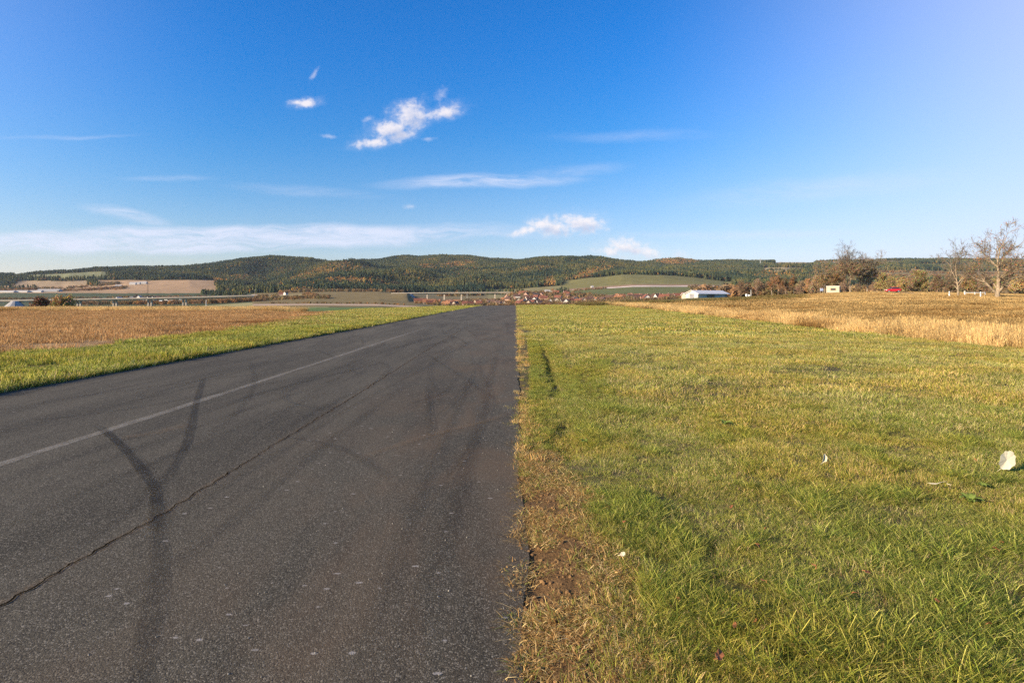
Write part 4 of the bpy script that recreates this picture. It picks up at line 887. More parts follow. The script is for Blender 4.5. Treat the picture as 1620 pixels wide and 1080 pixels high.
def cone_abut(name, t, px, Y, ztop, w0, w1, hgt, m):
    x0, y0, z0 = t.location; X = (px - 810)*Y/F; c = Vector((X - x0, Y - y0, ztop - z0)); V_ = []; n = 14
    for rr, z in ((w0, 0), (w1, -hgt)):
        for j in range(n): a = j*2*math.pi/n; V_.append(c + Vector((rr*math.cos(a), rr*math.sin(a), z)))
    mb = MB(); mb.add(V_, [(j, n+j, n+(j+1) % n, (j+1) % n) for j in range(n)] + [tuple(range(n))]); return mb.build(name, m, t)
cone_abut('abutment', lb, 24, 744, lb.location.z + 2.0, 4, 17, 13, M_conc2); cone_abut('abutment', rb, 650, 1256, rb.location.z - 1.6, 5, 17, 21, M_conc2); cone_abut('abutment', rb, 806, 1252, rb.location.z - 1.2, 7, 19, 19, M_conc)

# ------------------------------------------------------------------ buildings
WALL = {'white': (.52, .48, .44), 'cream': (.44, .35, .26), 'pink': (.40, .25, .19), 'grey': (.30, .30, .31)}
ROOF = {'red': (.17, .065, .042), 'brown': (.095, .055, .042), 'orange': (.25, .11, .055), 'dark': (.05, .043, .045), 'pale': (.40, .37, .35)}
MW = {k_: flat_mat(k_ + '_plaster', v_, .9, .1, .12, .6) for k_, v_ in WALL.items()}; MR = {k_: flat_mat(k_ + '_roof_tiles', v_, .8, .2, .3, 1.2) for k_, v_ in ROOF.items()}
M_glass = flat_mat('dark_window', (.03, .035, .045), .15, .6, .1, 1)
_hc = {}
def house(name, label, px, Y, L, Wd, hw, hr, wall, roof, rz, group=None, cat='house', chim=True, wins=True, dz=-.3):
    t = thing(name, label, cat, at(px, Y, dz), rz, group); key = (L, Wd, hw, hr, wall, roof)
    if key not in _hc:
        w = MB(); w.prism([(-Wd/2, 0), (Wd/2, 0), (Wd/2, hw), (0, hw + hr*.98), (-Wd/2, hw)], 'x', -L/2, L/2); w = w.build('wall', MW[wall])
        r_ = MB(); e, o_, th = .5, .6, .28; k_ = hr / (Wd/2)
        r_.prism([(-Wd/2 - e, hw - e*k_ + .02), (0, hw + hr + .02), (Wd/2 + e, hw - e*k_ + .02), (Wd/2 + e, hw - e*k_ + th), (0, hw + hr + th*1.3), (-Wd/2 - e, hw - e*k_ + th)], 'x', -L/2 - o_, L/2 + o_); r_ = r_.build('roof', MR[roof])
        c = MB(); c.box(L*.18, L*.18 + .7, -.9, -.2, hw + hr*.5, hw + hr + .9); c = c.build('chimney', MW['pink'])
        _hc[key] = (w.data, r_.data, c.data)
        for o in (w, r_, c): bpy.data.objects.remove(o)
    a, b_, c = _hc[key]; put('wall', a, None, t); ro = put('roof', b_, None, t)
    if chim: put('chimney', c, None, ro)
    return t
rr = random.Random(99)
def where(px):
    if px < 700: return 'left of the runway end'
    if px < 760: return 'under the far bridge'
    if px < 820: return 'right behind the runway end'
    if px < 900: return 'just right of the runway end'
    if px < 1000: return 'behind the far corner of the lawn'
    return 'left of the long shed'
occ = []
def free(px, Y, mn=11):
    X = (px - 810)*Y/F
    if any((X-a)**2 + (Y-b_)**2 < mn*mn for a, b_ in occ): return False
    occ.append((X, Y)); return True
def add_village(n, x0, x1, Ya, Yb, walls, roofs):
    k_ = 0
    while k_ < n:
        px = rr.uniform(x0, x1); Y = rr.uniform(Ya, Yb)
        if not free(px, Y): continue
        k_ += 1; wl = rr.choice(walls); rf = rr.choice(roofs); L, Wd, hw, hr = rr.choice([(9, 8, 3.4, 3.8), (11, 8, 2.6, 3.8), (8, 7, 4, 3.2), (13, 8.5, 2.8, 4.0)])
        lab = 'small %s house with %s roof in the village %s' % (wl, {'red': 'red', 'brown': 'brown', 'orange': 'orange', 'dark': 'dark', 'pale': 'pale'}[rf], where(px))
        house('village_house', lab, px, Y, L, Wd, hw, hr, wl, rf, rr.choice([0, .35, 1.2, 1.57, 2.0, 2.6, -.4]), group='%s houses with %s roofs %s' % (wl, rf, where(px)))
add_village(24, 672, 765, 860, 1120, ['cream', 'white', 'pink'], ['red', 'red', 'orange', 'brown'])
add_village(17, 765, 835, 880, 1180, ['cream', 'white', 'pink'], ['red', 'brown', 'brown', 'orange'])
add_village(30, 825, 915, 880, 1180, ['white', 'pink', 'cream', 'white'], ['brown', 'red', 'brown', 'dark', 'red'])
add_village(22, 905, 1010, 820, 1020, ['white', 'white', 'cream', 'grey'], ['brown', 'brown', 'red', 'orange'])
add_village(14, 1010, 1085, 640, 800, ['white', 'pink', 'cream'], ['brown', 'red', 'brown'])
house('long_house', 'long cream house with red roof beside the left end of the far bridge', 665, 1010, 22, 11, 4.0, 4.4, 'cream', 'red', .15)
house('barn', 'large orange roofed barn in the village left of the runway end', 678.5, 900, 19, 11, 3.4, 4.6, 'cream', 'orange', .1, cat='barn', chim=False)
for px, Y, L, Wd, hw, hr, wl, rf, rz, lab in [
    (188, 1300, 11, 9, 4, 4, 'white', 'pale', 1.2, 'white house with pale roof, leftmost beyond the left bridge'), (210, 1440, 12, 9, 4, 3, 'white', 'pale', .3, 'white house left under the round purple tree'),
    (213, 1330, 10, 8, 3, 3, 'white', 'dark', .2, 'low white house with dark roof under the round purple tree'), (221, 1330, 9, 9, 6.5, 3.5, 'white', 'pale', 1.4, 'tall narrow white gable house beyond the left bridge'),
    (236, 1290, 9, 9, 4.5, 4.5, 'white', 'brown', 1.3, 'white gabled house with brown roof behind the mast'), (243, 1290, 8, 8, 5, 4, 'white', 'brown', 1.4, 'white gabled house just right of the mast'),
    (249, 1420, 10, 8, 4, 4, 'pink', 'red', .4, 'pink house with red roof right of the mast'), (265, 1270, 9, 8, 3.2, 3, 'white', 'brown', 1.3, 'small white house in the middle beyond the left bridge'),
    (274, 1270, 15, 8, 3, 3, 'cream', 'brown', .2, 'long low cream house beyond the left bridge'), (288, 1270, 9, 8, 4, 3.5, 'grey', 'dark', 1.2, 'grey house beyond the right part of the left bridge'), (311, 1270, 9, 8, 3.6, 3.2, 'white', 'dark', .8, 'white house with dark roof, rightmost beyond the left bridge'),
    (158, 2230, 14, 10, 4, 4, 'white', 'brown', .2, 'small white farmhouse, leftmost above the tan field'), (170, 2240, 24, 11, 4.5, 5, 'white', 'red', .1, 'white house with red roof above the tan field'), (180, 2260, 14, 11, 5, 4, 'cream', 'brown', 1.2, 'cream farmhouse above the tan field'),
    (188, 2330, 24, 12, 5, 4, 'white', 'pale', .2, 'white farmhouse with pale roof above the tan field'), (210.5, 2400, 24, 12, 6, 5, 'white', 'pale', .1, 'white hall with pale roof by the dark forest, left one'), (217.5, 2420, 22, 11, 6, 4, 'white', 'pale', .1, 'white hall with pale roof by the dark forest, middle one'), (226.5, 2440, 30, 12, 6, 4, 'white', 'pale', .1, 'long white hall by the dark forest, right one'),
    (446, 1520, 14, 10, 4, 4, 'pink', 'red', .2, 'pink farmhouse on the slope between left bridge and autumn hill'), (452, 1500, 9, 8, 5, 4, 'white', 'red', 1.2, 'small white house beside the pink farmhouse'), (402, 1480, 14, 8, 3.4, 3, 'white', 'pale', .1, 'white low house at the right end of the left bridge'),
    (323, 980, 6, 5, 2.6, 1.6, 'white', 'pale', .4, 'tiny white hut alone on the bank right of the white bales'), (866, 1330, 12, 8, 3.2, 3, 'white', 'pale', .1, 'white hut with pale roof beside the motorway, right of far bridge'), (937, 1990, 9, 7, 3, 3, 'white', 'pale', .2, 'tiny white hut on the green hill field')]:
    house('country_house', lab, px, Y, L, Wd, hw, hr, wl, rf, rz, chim=(Y < 1500))
for px, Y, L, lab in [(10, 2060, 62, 'long white farm hall at the far left edge'), (33, 2070, 55, 'long white farm hall between the two others at left'), (57, 2080, 46, 'white farm hall left of the greenish hall')]:
    house('farm_hall', lab, px, Y, L, 14, 4.5, 3.2, 'white', 'pale', .04, 'farm halls at the foot of the left hill', 'barn', False)
M_ghall = flat_mat('grey_green_sheet', (.36, .42, .40), .5, .3, .1, .3)
gh = house('farm_hall', 'large grey green farm hall right of the white halls', 79, 2120, 78, 20, 6.5, 3.5, 'grey', 'pale', .04, 'farm halls at the foot of the left hill', 'barn', False)
house('farm_hall', 'grey blue hall among the white houses beyond the left bridge', 228.5, 1310, 15, 10, 5, 3, 'grey', 'dark', .1, None, 'barn', False)
# silage bales in two rows
M_wrap = flat_mat('white_wrap', (.78, .78, .78), .35, .4, .05, 2)
def bale():
    mb = MB(); n = 14; V_ = []
    for x, rr_ in ((-1.05, .80), (-.97, .98), (.97, .98), (1.05, .80)):
        for j in range(n): a = j*2*math.pi/n; V_.append((x, rr_*math.cos(a), 1.0 + rr_*math.sin(a)))
    Fs = [(k_*n+j, k_*n+(j+1) % n, (k_+1)*n+(j+1) % n, (k_+1)*n+j) for k_ in range(3) for j in range(n)] + [tuple(range(n-1, -1, -1)), tuple(range(3*n, 4*n))]
    mb.add(V_, Fs); o = mb.build('wrapped_bale', M_wrap); return o
b0 = bale(); used = False
for row, (Yb, xs) in enumerate([(1120, [252.5, 254.5, 256.3, 262, 264, 266, 268, 270, 272, 274, 276, 278, 280, 282, 284, 286, 288, 294]), (1020, [252.5, 255, 260, 262, 266, 268, 270, 272, 275, 277, 279, 281.5, 283.5, 285.5])]):
    for px in xs:
        o = b0 if not used else b0.copy()
        if used: COL.objects.link(o)
        used = True; o.location = at(px, Yb, -.1); o.rotation_euler = (0, 0, rr.uniform(-.15, .15)); o.scale = (1.15, 1.3, 1.3)
        tag(o, 'white wrapped bale in the %s row on the bank seen under the left bridge' % ('upper' if row == 0 else 'lower'), 'bale', '%s row of white bales' % ('upper' if row == 0 else 'lower'))

# long shed beyond the meadow
M_tin = flat_mat('pale_sheet_roof', (.66, .63, .60), .5, .5, .12, .8, .1); M_shed = flat_mat('grey_shed_wall', (.22, .21, .22), .8, .2, .2, .5); M_shedw = flat_mat('white_shed_wall', (.46, .42, .37), .85, .2, .15, .7)
sx, sy, sz_ = at(1118, 322, -.3)
shed = thing('long_shed', 'long low shed with pale metal roof beyond the meadow', 'shed', (sx, sy, sz_), R(33))
L2, W2, hw, hr = 12.6, 4.2, 2.6, 1.5
w = MB(); w.prism([(-W2, 0), (W2, 0), (W2, hw), (0, hw + hr), (-W2, hw)], 'x', -L2, L2); w.build('wall', M_shed, shed)
g_ = MB(); g_.prism([(-W2, 0), (W2, 0), (W2, hw), (0, hw + hr), (-W2, hw)], 'x', -L2 - .06, -L2 - .01); g_.build('gable_wall', M_shedw, shed)
r_ = MB(); r_.prism([(-W2 - 1.0, hw - .42), (0, hw + hr + .05), (W2 + 1.0, hw - .42), (W2 + 1.0, hw - .22), (0, hw + hr + .28), (-W2 - 1.0, hw - .22)], 'x', -L2 - .8, L2 + 1.4); rf = r_.build('roof', M_tin, shed)
rib = MB()
for k_ in range(22):
    x = -L2 - .4 + k_ * 1.14
    for sg in (-1, 1): rib.add([(x, sg*.05, hw+hr+.30), (x+.09, sg*.05, hw+hr+.30), (x+.09, sg*(W2+.98), hw-.19), (x, sg*(W2+.98), hw-.19)], [(0, 1, 2, 3) if sg < 0 else (3, 2, 1, 0)])
rib.build('roof_seam', M_tin, rf)
for x0, x1, c in ((-12.2, -5.5, M_shedw), (1.5, 10.5, M_shedw)):
    p_ = MB(); p_.box(x0, x1, -W2 - .10, -W2 - .02, .2, 2.1); p_.build('panel', c, shed)
for x0, x1 in ((-4.8, -2.2), (-1.6, .9)):
    p_ = MB(); p_.box(x0, x1, -W2 - .09, -W2 - .02, .1, 2.15); d_ = p_.build('door', M_glass, shed)
p_ = MB(); p_.box(-L2 - .14, -L2 - .07, -1.6, 1.4, .1, 2.4); p_.build('gate', M_shed, shed)
# little outbuilding at the left gable
house('outbuilding', 'small cream outbuilding against the left end of the long shed', 1086.5, 330, 4.2, 4, 2.2, 1.0, 'cream', 'pale', .4, None, 'shed', False)

# pale cabin under the roadside trees
cx_, cy_, cz_ = at(1318.5, 188, -.1)
cab = thing('site_cabin', 'pale site cabin under the roadside trees', 'cabin', (cx_, cy_, cz_), R(-38))
M_cab = flat_mat('cream_sheet', (.46, .35, .25), .7, .3, .15, 1.2); M_trim = flat_mat('rust_trim', (.40, .22, .13), .8, .2, .2, 2)
w = MB(); w.box(-1.9, 1.9, -1.25, 1.25, .15, 2.45); w.build('wall', M_cab, cab, bevel=.04)
w = MB(); w.box(-2.0, 2.0, -1.35, 1.35, 2.455, 2.58); w.build('roof', M_tin, cab, bevel=.03)
w = MB(); w.box(-1.96, -1.91, -.5, .45, .25, 2.2); w.build('door', M_trim, cab)
w = MB(); w.box(-.7, .9, -1.31, -1.26, 1.1, 1.9); f_ = w.build('window', M_trim, cab); w = MB(); w.box(-.6, .8, -1.33, -1.312, 1.2, 1.8); w.build('pane', M_glass, f_)
for x in (-1.4, 1.4): w = MB(); w.box(x-.15, x+.15, -1.1, 1.1, -.1, .145); w.build('skid', M_trim, cab)

# ------------------------------------------------------------------ country road, car, posts
M_road = flat_mat('grey_country_road', (.20, .21, .24), .8, .3, .15, .5)
rp_ = [(1385, 172), (1402, 160), (1425, 150), (1460, 141), (1500, 134), (1540, 128), (1580, 122), (1630, 114), (1700, 104), (1850, 90)]
V_, Q_ = [], []; C_ = [Vector(((a - 810)*b_/F, b_, 0)) for a, b_ in rp_]; fine = []
for i in range(len(C_) - 1):
    for k_ in range(8): fine.append(C_[i].lerp(C_[i+1], k_/8))
for i, p in enumerate(fine):
    d_ = (fine[min(i+1, len(fine)-1)] - fine[max(i-1, 0)]).normalized(); n = Vector((-d_.y, d_.x, 0))
    for o_, dz in ((-3.0, -.15), (-2.6, .10), (0, .16), (2.6, .10), (3.0, -.15)):
        q_ = p + n*o_; V_.append((q_.x, q_.y, hz(p.x, p.y) + dz + .08))
    if i: b_ = 5*(i-1); Q_ += [(b_+j, b_+5+j, b_+6+j, b_+1+j) for j in range(4)]
tag(put('country_road', np_mesh('country_road', V_, Q_), M_road), kind='structure')
M_red = flat_mat('red_car_paint', (.50, .015, .022), .28, .6, .04, 2); M_tyre = flat_mat('tyre_black', (.02, .02, .02), .85, .2, .1, 5); M_rim = flat_mat('alloy', (.5, .5, .52), .3, .5, .05, 5, .7); M_lamp = flat_mat('clear_lamp', (.80, .80, .78), .15, .6, .05, 5)
cX, cY, cZ = at(1412.5, 151.5, 0); cZ = hz(cX, cY) + .22
car = thing('car', 'small red hatchback driving left on the country road', 'car', (cX, cY, cZ), R(163))   # nose toward -x
def loft(secs, name, m, par, smooth=True):
    """secs: (x, halfwidth, zlow, zhigh) rings, rounded"""
    V_, Fs = [], []; n = 12
    for x, hw_, z0_, z1_ in secs:
        for j in range(n):
            a = (j + .5)*2*math.pi/n; c, s_ = math.cos(a), math.sin(a); e = .55
            V_.append((x, hw_*math.copysign(abs(c)**e, c), (z0_+z1_)/2 + (z1_-z0_)/2*math.copysign(abs(s_)**e, s_)))
    for i in range(len(secs) - 1):
        for j in range(n): Fs.append((i*n+j, i*n+(j+1) % n, (i+1)*n+(j+1) % n, (i+1)*n+j))
    Fs += [tuple(range(n-1, -1, -1)), tuple(range((len(secs)-1)*n, len(secs)*n))]
    mb = MB(); mb.add(V_, Fs); return mb.build(name, m, par, smooth=smooth)
loft([(1.98, .62, .35, .62), (1.90, .78, .28, .76), (1.3, .84, .24, .88), (.6, .85, .22, .95), (-.6, .85, .22, .97), (-1.5, .83, .24, .98), (-1.88, .78, .30, .94), (-1.96, .68, .38, .80)], 'body', M_red, car)
loft([(.95, .66, .90, .95), (.45, .68, .88, 1.33), (-.1, .68, .88, 1.45), (-1.0, .67, .88, 1.44), (-1.55, .64, .90, 1.28), (-1.80, .6, .90, .96)], 'cabin', M_glass, car)
loft([(.35, .60, 1.34, 1.42), (-.1, .64, 1.40, 1.49), (-1.0, .63, 1.39, 1.48), (-1.55, .58, 1.27, 1.33)], 'roof', M_red, car)
for x in (1.25, -1.25):
    for sg in (-1, 1):
        mb = MB(); mb.tube((x, sg*.66, .31), (x, sg*.87, .31), .31, .31, 18); wh = mb.build('wheel', M_tyre, car); mb = MB(); mb.tube((x, sg*.80, .31), (x, sg*.885, .31), .19, .18, 10); mb.build('rim', M_rim, wh)
for sg in (-1, 1):
    mb = MB(); mb.box(1.80, 1.99, sg*.60 - .15, sg*.60 + .15, .58, .74); mb.build('headlight', M_lamp, car, bevel=.03)
    mb = MB(); mb.box(-1.98, -1.86, sg*.66 - .10, sg*.66 + .10, .66, .92); mb.build('tail_light', M_red, car, bevel=.02)
mb = MB(); mb.box(1.90, 2.02, -.6, .6, .33, .46); mb.build('bumper', M_tyre, car, bevel=.03); car.scale = (.88, .88, .95)
M_post = flat_mat('white_post', (.75, .74, .70), .6, .3, .1, 5); M_dark = flat_mat('black_band', (.03, .03, .03), .7, .3, .1, 5); M_wood = flat_mat('grey_wood', (.42, .36, .28), .9, .1, .3, 5)
def gpost(px, Y, lab):
    t = thing('guide_post', lab, 'post', at(px, Y, -.05), .5, 'white posts along the country road')
    mb = MB(); mb.prism([(-.07, 0), (.07, 0), (.06, 1.0), (-.06, 1.08)], 'y', -.05, .05); mb.build('post', M_post, t); mb = MB(); mb.box(-.075, .075, -.055, .055, .78, .90); mb.build('reflector_band', M_dark, t); t.scale = (1.5, 1.5, 1.15)
gpost(1502, 112, 'white guide post left of the forked tree'); gpost(1551.5, 112, 'white guide post between forked tree and the largest oak')
t = thing('rail_fence', 'low white rail fence between the forked tree and the largest oak', 'fence', at(1542, 128, 0), R(-6))
mb = MB(); mb.box(-2.2, 2.2, -.05, .05, .74, .84); mb.build('rail', M_post, t)
for x in (-2.1, 0, 2.1): mb = MB(); mb.box(x-.07, x+.07, -.09, -.052, 0, .95); mb.build('post', M_post, t)
t = thing('stone_marker', 'short pale stone marker right of the forked tree', 'marker', at(1526.5, 136, 0), .2); mb = MB(); mb.prism([(-.22, 0), (.22, 0), (.19, 1.0), (0, 1.15), (-.19, 1.0)], 'y', -.14, .14); mb.build('stone', M_wood, t, bevel=.03)
def pole(name, lab, px, Y, H, r_, m, arm=True, group=None, cat='pole'):
    t = thing(name, lab, cat, at(px, Y, -.3), .3, group); mb = MB(); mb.tube((0, 0, 0), (0, 0, H), r_, r_*.6, 8); mb.build('post', m, t)
    if arm:
        mb = MB(); mb.box(-H*.09, H*.09, -r_*.5, r_*.5, H*.93, H*.93 + r_*1.2); mb.build('crossarm', m, t)
        for x in (-H*.08, 0, H*.08): mb = MB(); mb.tube((x, 0, H*.93 + r_*1.25), (x, 0, H*.93 + r_*2.6), r_*.5, r_*.3, 6); mb.build('insulator', M_post, t)
    return t
pole('power_pole', 'tall dark mast rising above the houses beyond the left bridge', 234, 1120, 44, .55, M_dark, cat='mast')
pole('power_pole', 'thin dark pole on the tan field at left', 117, 1950, 22, .35, M_dark)
pole('light_pole', 'white pole beside the brown trees right of the shed', 1188, 335, 4.4, .13, M_post, False)
pole('power_pole', 'thin pole in front of the autumn hill', 403, 1420, 20, .3, M_wood)
pole('power_pole', 'pale thin pole in the village under the far bridge', 739, 1180, 17, .22, M_post)
pole('power_pole', 'white pole on the brow of the left field', 326, 92, 1.9, .05, M_post, False)
for px, lab in ((1181, 'white plastic tank, left one at the foot of the white pole'), (1185, 'white plastic tank, right one at the foot of the white pole')):
    t = thing('water_tank', lab, 'tank', at(px, 333, -.05), .2); t.scale = (1, 1, 1.4 if px == 1181 else 1.1)
    mb = MB(); mb.tube((0, 0, .05), (0, 0, 1.15), .6, .6, 16); mb.build('tank_body', M_post, t, bevel=.06); mb = MB(); mb.tube((0, 0, 1.155), (0, 0, 1.35), .25, .2, 10); mb.build('lid', M_dark, t)
t = thing('notice_board', 'small blue and white board beside the left tree of the clump', 'sign', at(1300, 178, 0), .1)
mb = MB(); mb.box(-.5, .5, -.03, .03, 1.0, 1.8); mb.build('panel', flat_mat('blue_white_panel', (.45, .50, .70), .5, .3, .3, 3), t)
for x in (-.45, .45): mb = MB(); mb.box(x-.04, x+.04, .035, .11, 0, 1.9); mb.build('leg', M_wood, t)
t = thing('lattice_mast', 'faint lattice mast on the horizon above the right forest', 'mast', at(1203, 4350, 0), 0); mb = MB()
for sx_, sy_ in ((-1, -1), (1, -1), (1, 1), (-1, 1)): mb.tube((sx_*4, sy_*4, 0), (sx_*.6, sy_*.6, 62), .7, .4, 4)
for k_ in range(7):
    z = 6 + k_*8; a = 4 - 3.4*z/62
    for p0_, p1_ in (((-a, -a), (a, -a)), ((a, -a), (a, a)), ((a, a), (-a, a)), ((-a, a), (-a, -a))): mb.tube((*p0_, z), (*p1_, z + 5), .35, .35, 4)
mb.build('frame', M_rail, t); mb = MB(); mb.box(-9, 9, -.5, .5, 48, 49.5); mb.box(-6, 6, -.5, .5, 57, 58.2); mb.build('crossarm', M_rail, t)

# far shrubs, hedges and scattered trees in the valley (masses)
hd = [vobj(puffy(600+i, 6, 3.2, base=b_, n=110, trunk=False, ls=.75, z0=.0), M_dec) for i, b_ in enumerate([(.22, .145, .085), (.27, .175, .09), (.17, .145, .07), (.34, .24, .11), (.15, .115, .075)])]
def hedge(x0, x1, Ya, Yb, n, s0=.7, s1=1.3, lab='brown hedges and scrub in the valley', nm='valley_scrub'):
    px = rng.uniform(x0, x1, n); Y = Ya + (Yb - Ya) * (px - x0) / (x1 - x0) + rng.normal(0, 12 if Ya < 1000 else 25, n); X = (px - 810)*Y/F; return X, Y, rng.uniform(s0, s1, n)
HS = [hedge(*a) for a in [(655, 840, 850, 870, 170, .4, .75), (660, 840, 1000, 1020, 200, .45, .95), (820, 960, 850, 850, 170, .4, .8), (830, 980, 1040, 1010, 220, .5, 1.0), (900, 1090, 790, 700, 200, .4, .85), (960, 1090, 640, 600, 120, .35, .7), (380, 520, 1010, 1020, 240, .6, 1.2), (330, 420, 880, 930, 150, .6, 1.3), (130, 330, 1000, 960, 260, .6, 1.3), (480, 505, 1300, 1000, 70, .8, 1.4), (425, 640, 545, 560, 90, .2, .45), (300, 440, 1200, 1230, 200, .7, 1.5), (170, 330, 1480, 1460, 240, .8, 1.6), (0, 160, 1560, 1560, 200, .6, 1.3),
      (735, 800, 1180, 1200, 130, .7, 1.3), (660, 800, 1060, 1090, 200, .5, 1.1), (670, 830, 930, 960, 150, .4, .8), (800, 960, 1190, 1060, 360, .5, 1.2), (810, 1000, 960, 900, 220, .5, .9), (960, 1090, 860, 720, 220, .5, 1.0), (660, 700, 1110, 1120, 50, .5, 1.1), (800, 1090, 780, 560, 190, .35, .7), (740, 810, 820, 800, 60, .4, .8),
      (820, 880, 1450, 1500, 60, 1, 1.8), (905, 960, 1750, 1800, 70, .7, 1.2), (440, 640, 1880, 1880, 220, 1, 2.0), (0, 60, 2250, 2350, 120, 1, 2.4), (55, 200, 2150, 2260, 220, .9, 1.9), (30, 180, 2480, 2500, 140, .9, 1.7), (150, 190, 2600, 2500, 90, 1.2, 2.2), (690, 770, 1650, 1700, 110, 1, 2), (1090, 1330, 470, 430, 160, 1, 1.9), (1090, 1200, 1700, 1500, 110, .8, 1.8),
      (1200, 1640, 650, 620, 330, 1, 2.0), (1250, 1640, 900, 950, 300, 1, 2.1), (1380, 1640, 1300, 1350, 260, 1, 2.3), (1380, 1640, 1750, 1800, 220, 1, 2.3), (1380, 1700, 2450, 2350, 300, 1.4, 3.2), (1380, 1700, 2750, 2700, 260, 1.2, 2.6), (1380, 1700, 3050, 3000, 220, 1.2, 2.4), (1400, 1700, 330, 330, 130, .6, 1.2)]]
X, Y, S_ = [np.concatenate([h_[i] for h_ in HS]) for i in range(3)]
scatter('valley_scrub', np.stack([X, Y, HZ(X, Y)-.4], -1), hd, rng.integers(0, 5, len(X)), rng.uniform(0, 6.28, len(X)), np.stack([S_*1.1, S_*1.1, S_], -1), 'brown hedges, scrub and garden trees across the valley')
CL = [hedge(*a) for a in [(318, 390, 1850, 1700, 260, .45, .75), (20, 60, 2500, 2450, 50, .5, .9), (-40, 22, 2300, 2350, 130, .5, .9), (770, 830, 1800, 1850, 70, .6, .9), (880, 900, 1640, 1640, 22, .5, .8), (1160, 1330, 1500, 1400, 350, .6, 1.0), (1180, 1300, 1750, 1700, 220, .6, 1.0), (1160, 1400, 1250, 1150, 260, .4, .8), (1490, 1570, 3300, 3300, 240, .8, 1.2), (1380, 1640, 3900, 3900, 200, .5, .9)]]
X, Y, S_ = [np.concatenate([h_[i] for h_ in CL]) for i in range(3)]
scatter('valley_conifers', np.stack([X, Y, HZ(X, Y)-.4], -1), cons, rng.integers(0, 8, len(X)), rng.uniform(0, 6.28, len(X)), np.stack([S_*1.15, S_*1.15, S_], -1), 'dark conifer clumps outside the main forest')

# ------------------------------------------------------------------ leaves and weeds on the lawn
M_leafp = flat_mat('pale_dry_leaf', (.48, .42, .29), .7, .2, .15, 30); M_leafo = flat_mat('rust_leaf', (.30, .11, .045), .7, .2, .3, 40); M_weed = flat_mat('broad_weed_green', (.13, .17, .035), .85, .1, .35, 20); M_leafw = flat_mat('cream_leaf', (.42, .38, .28), .7, .2, .15, 30)
def leaf_mesh(L, Wd, lobes=4, curl=.25, seed=0):
    r = random.Random(seed); n = 26; V_, Fs = [], []
    for i in range(n):
        a = i/n*2*math.pi; x = math.cos(a); lob = 1 - .28*abs(math.sin(a*lobes)) * r.uniform(.7, 1.2) * (1 if abs(math.sin(a)) > .25 else .3); y = math.sin(a)
        V_.append((x*L/2*(lob*.4+.6), y*Wd/2*lob, curl*Wd*(y*lob)**2 + .12*L*math.sin(x*2.2 + seed)))
    V_.append((0, 0, -.01*L)); k_ = len(V_) - 1; Fs = [(i, (i+1) % n, k_) for i in range(n)]
    mb = MB(); mb.add(V_, Fs); return mb
def leaf_at(name, lab, px, py, L, Wd, m, rot, seed, dz=.05, group=None):
    X, Y = G(px, py); mb = leaf_mesh(L, Wd, 3 + seed % 2, .18, seed)
    mb.tube((-L*.5, 0, 0), (-L*.72, .01, -.01), .0022, .0015, 5)
    o = mb.build(name, m, None, (X, Y, hz(X, Y) + dz)); o.rotation_euler = rot; s_ = o.modifiers.new('thick', 'SOLIDIFY'); s_.thickness = .0012; return tag(o, lab, 'leaf', group)
leaf_at('fallen_leaf', 'large pale dry leaf standing up in the grass at right', 1593, 750, .19, .14, M_leafw, (R(74), R(-58), R(-8)), 3, .115)
leaf_at('fallen_leaf', 'small pale leaf upright near the middle of the lawn', 1304, 745, .085, .05, M_leafp, (R(85), R(-70), R(10)), 2, .085)
leaf_at('fallen_leaf', 'cream curled leaf at the edge of the bare strip', 985, 905, .034, .03, M_leafp, (R(35), R(-20), .2), 5, .07)
leaf_at('fallen_leaf', 'pale long leaf lying left of the large pale leaf', 1482, 782, .13, .035, M_leafp, (R(20), R(8), R(140)), 4, .08)
leaf_at('fallen_leaf', 'rusty leaf at the bottom edge right of the bare strip', 1138, 1072, .055, .04, M_leafo, (R(40), 0, 1), 6, .075)
rl = random.Random(5)
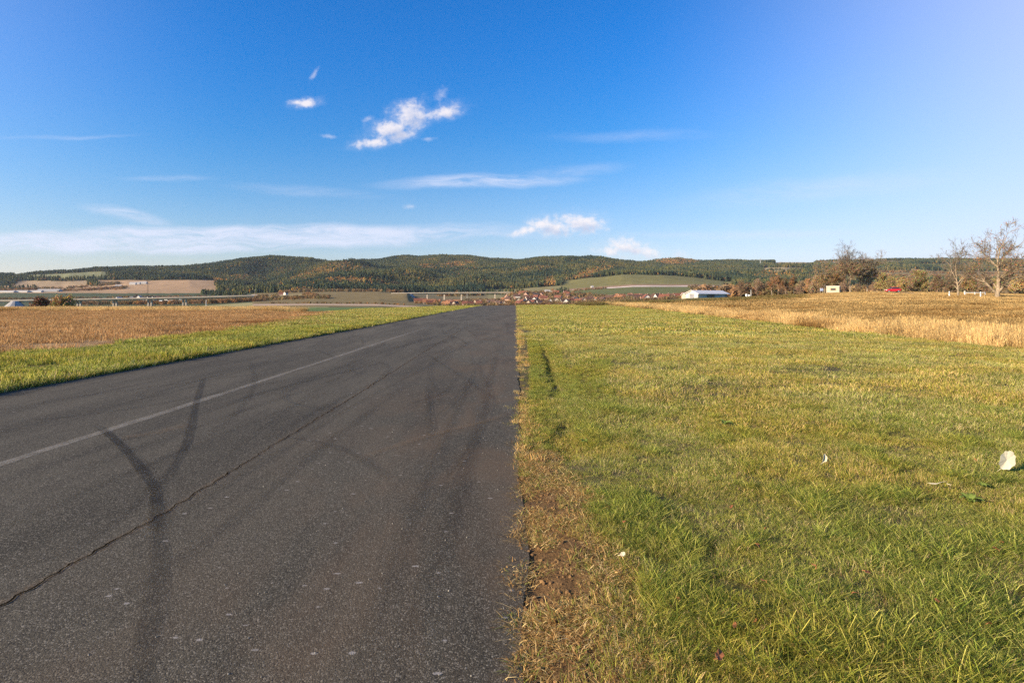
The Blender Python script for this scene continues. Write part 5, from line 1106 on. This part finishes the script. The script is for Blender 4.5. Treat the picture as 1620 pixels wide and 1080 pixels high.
for i in range(22):
    px, py = rl.uniform(980, 1610), rl.uniform(610, 1040); o = leaf_at('fallen_leaf', 'small rust coloured leaf scattered in the lawn', px, py, rl.uniform(.018, .038), rl.uniform(.012, .026), M_leafo, (rl.uniform(-.6, .6), rl.uniform(-.6, .6), rl.uniform(0, 6)), i, rl.uniform(.035, .07), 'small rust leaves on the lawn')
def weed_plant(px, py, s_, lab, seed):
    X, Y = G(px, py); r = random.Random(seed); t = thing('broadleaf_weed', lab, 'weed', (X, Y, hz(X, Y)), r.uniform(0, 6), 'broad leaved weeds in the lawn')
    for k_ in range(8):
        mb = MB(); L = .55 * s_ * r.uniform(.7, 1.2); V_ = []; n = 7
        for i in range(n):
            u = i/(n-1); x = L*u; z = L*(.55*math.sin(u*2.3)) * r.uniform(.9, 1.1) + .01; w_ = L*.17*math.sin(math.pi*min(1, u*.9 + .08))**.8 + .004
            V_ += [(x, -w_, z + w_*.4), (x, 0, z), (x, w_, z + w_*.4)]
        Fs = []
        for i in range(n-1): b_ = 3*i; Fs += [(b_, b_+3, b_+4, b_+1), (b_+1, b_+4, b_+5, b_+2)]
        mb.add(V_, Fs); o = mb.build('leaf', M_weed, t); o.rotation_euler = (0, 0, k_*.785 + r.uniform(-.3, .3))
for px, py, s_, lab in [(1148, 676, .17, 'bright green weed rosette in the middle of the lawn'), (1535, 800, .15, 'dark green weed below the large pale leaf'), (1555, 775, .11, 'small weed right below the large pale leaf'), (925, 700, .10, 'small weed beside the wheel rut'), (1010, 548, .14, 'yellow green weed far up the lawn'), (1290, 1050, .10, 'light green weed at the bottom of the lawn')]:
    weed_plant(px, py, s_, lab, int(px))

# ------------------------------------------------------------------ air
hz_m = bpy.data.materials.new('haze'); hz_m.use_nodes = True; t = NT(hz_m.node_tree); t.n.clear()
pv = t.new('ShaderNodeVolumePrincipled'); pv.inputs['Color'].default_value = (.78, .87, 1.0, 1); pv.inputs['Density'].default_value = 1.7e-5; pv.inputs['Anisotropy'].default_value = .1
o_ = t.new('ShaderNodeOutputMaterial'); t.l.new(pv.outputs[0], o_.inputs['Volume'])
zlo = float(ZZ.min()) - 1; ztop = float(ZZ.max()) + 45
hb = MB(); hb.box(-22000, 22000, -400, 9900, zlo, ztop); tag(hb.build('haze', hz_m), kind='stuff')
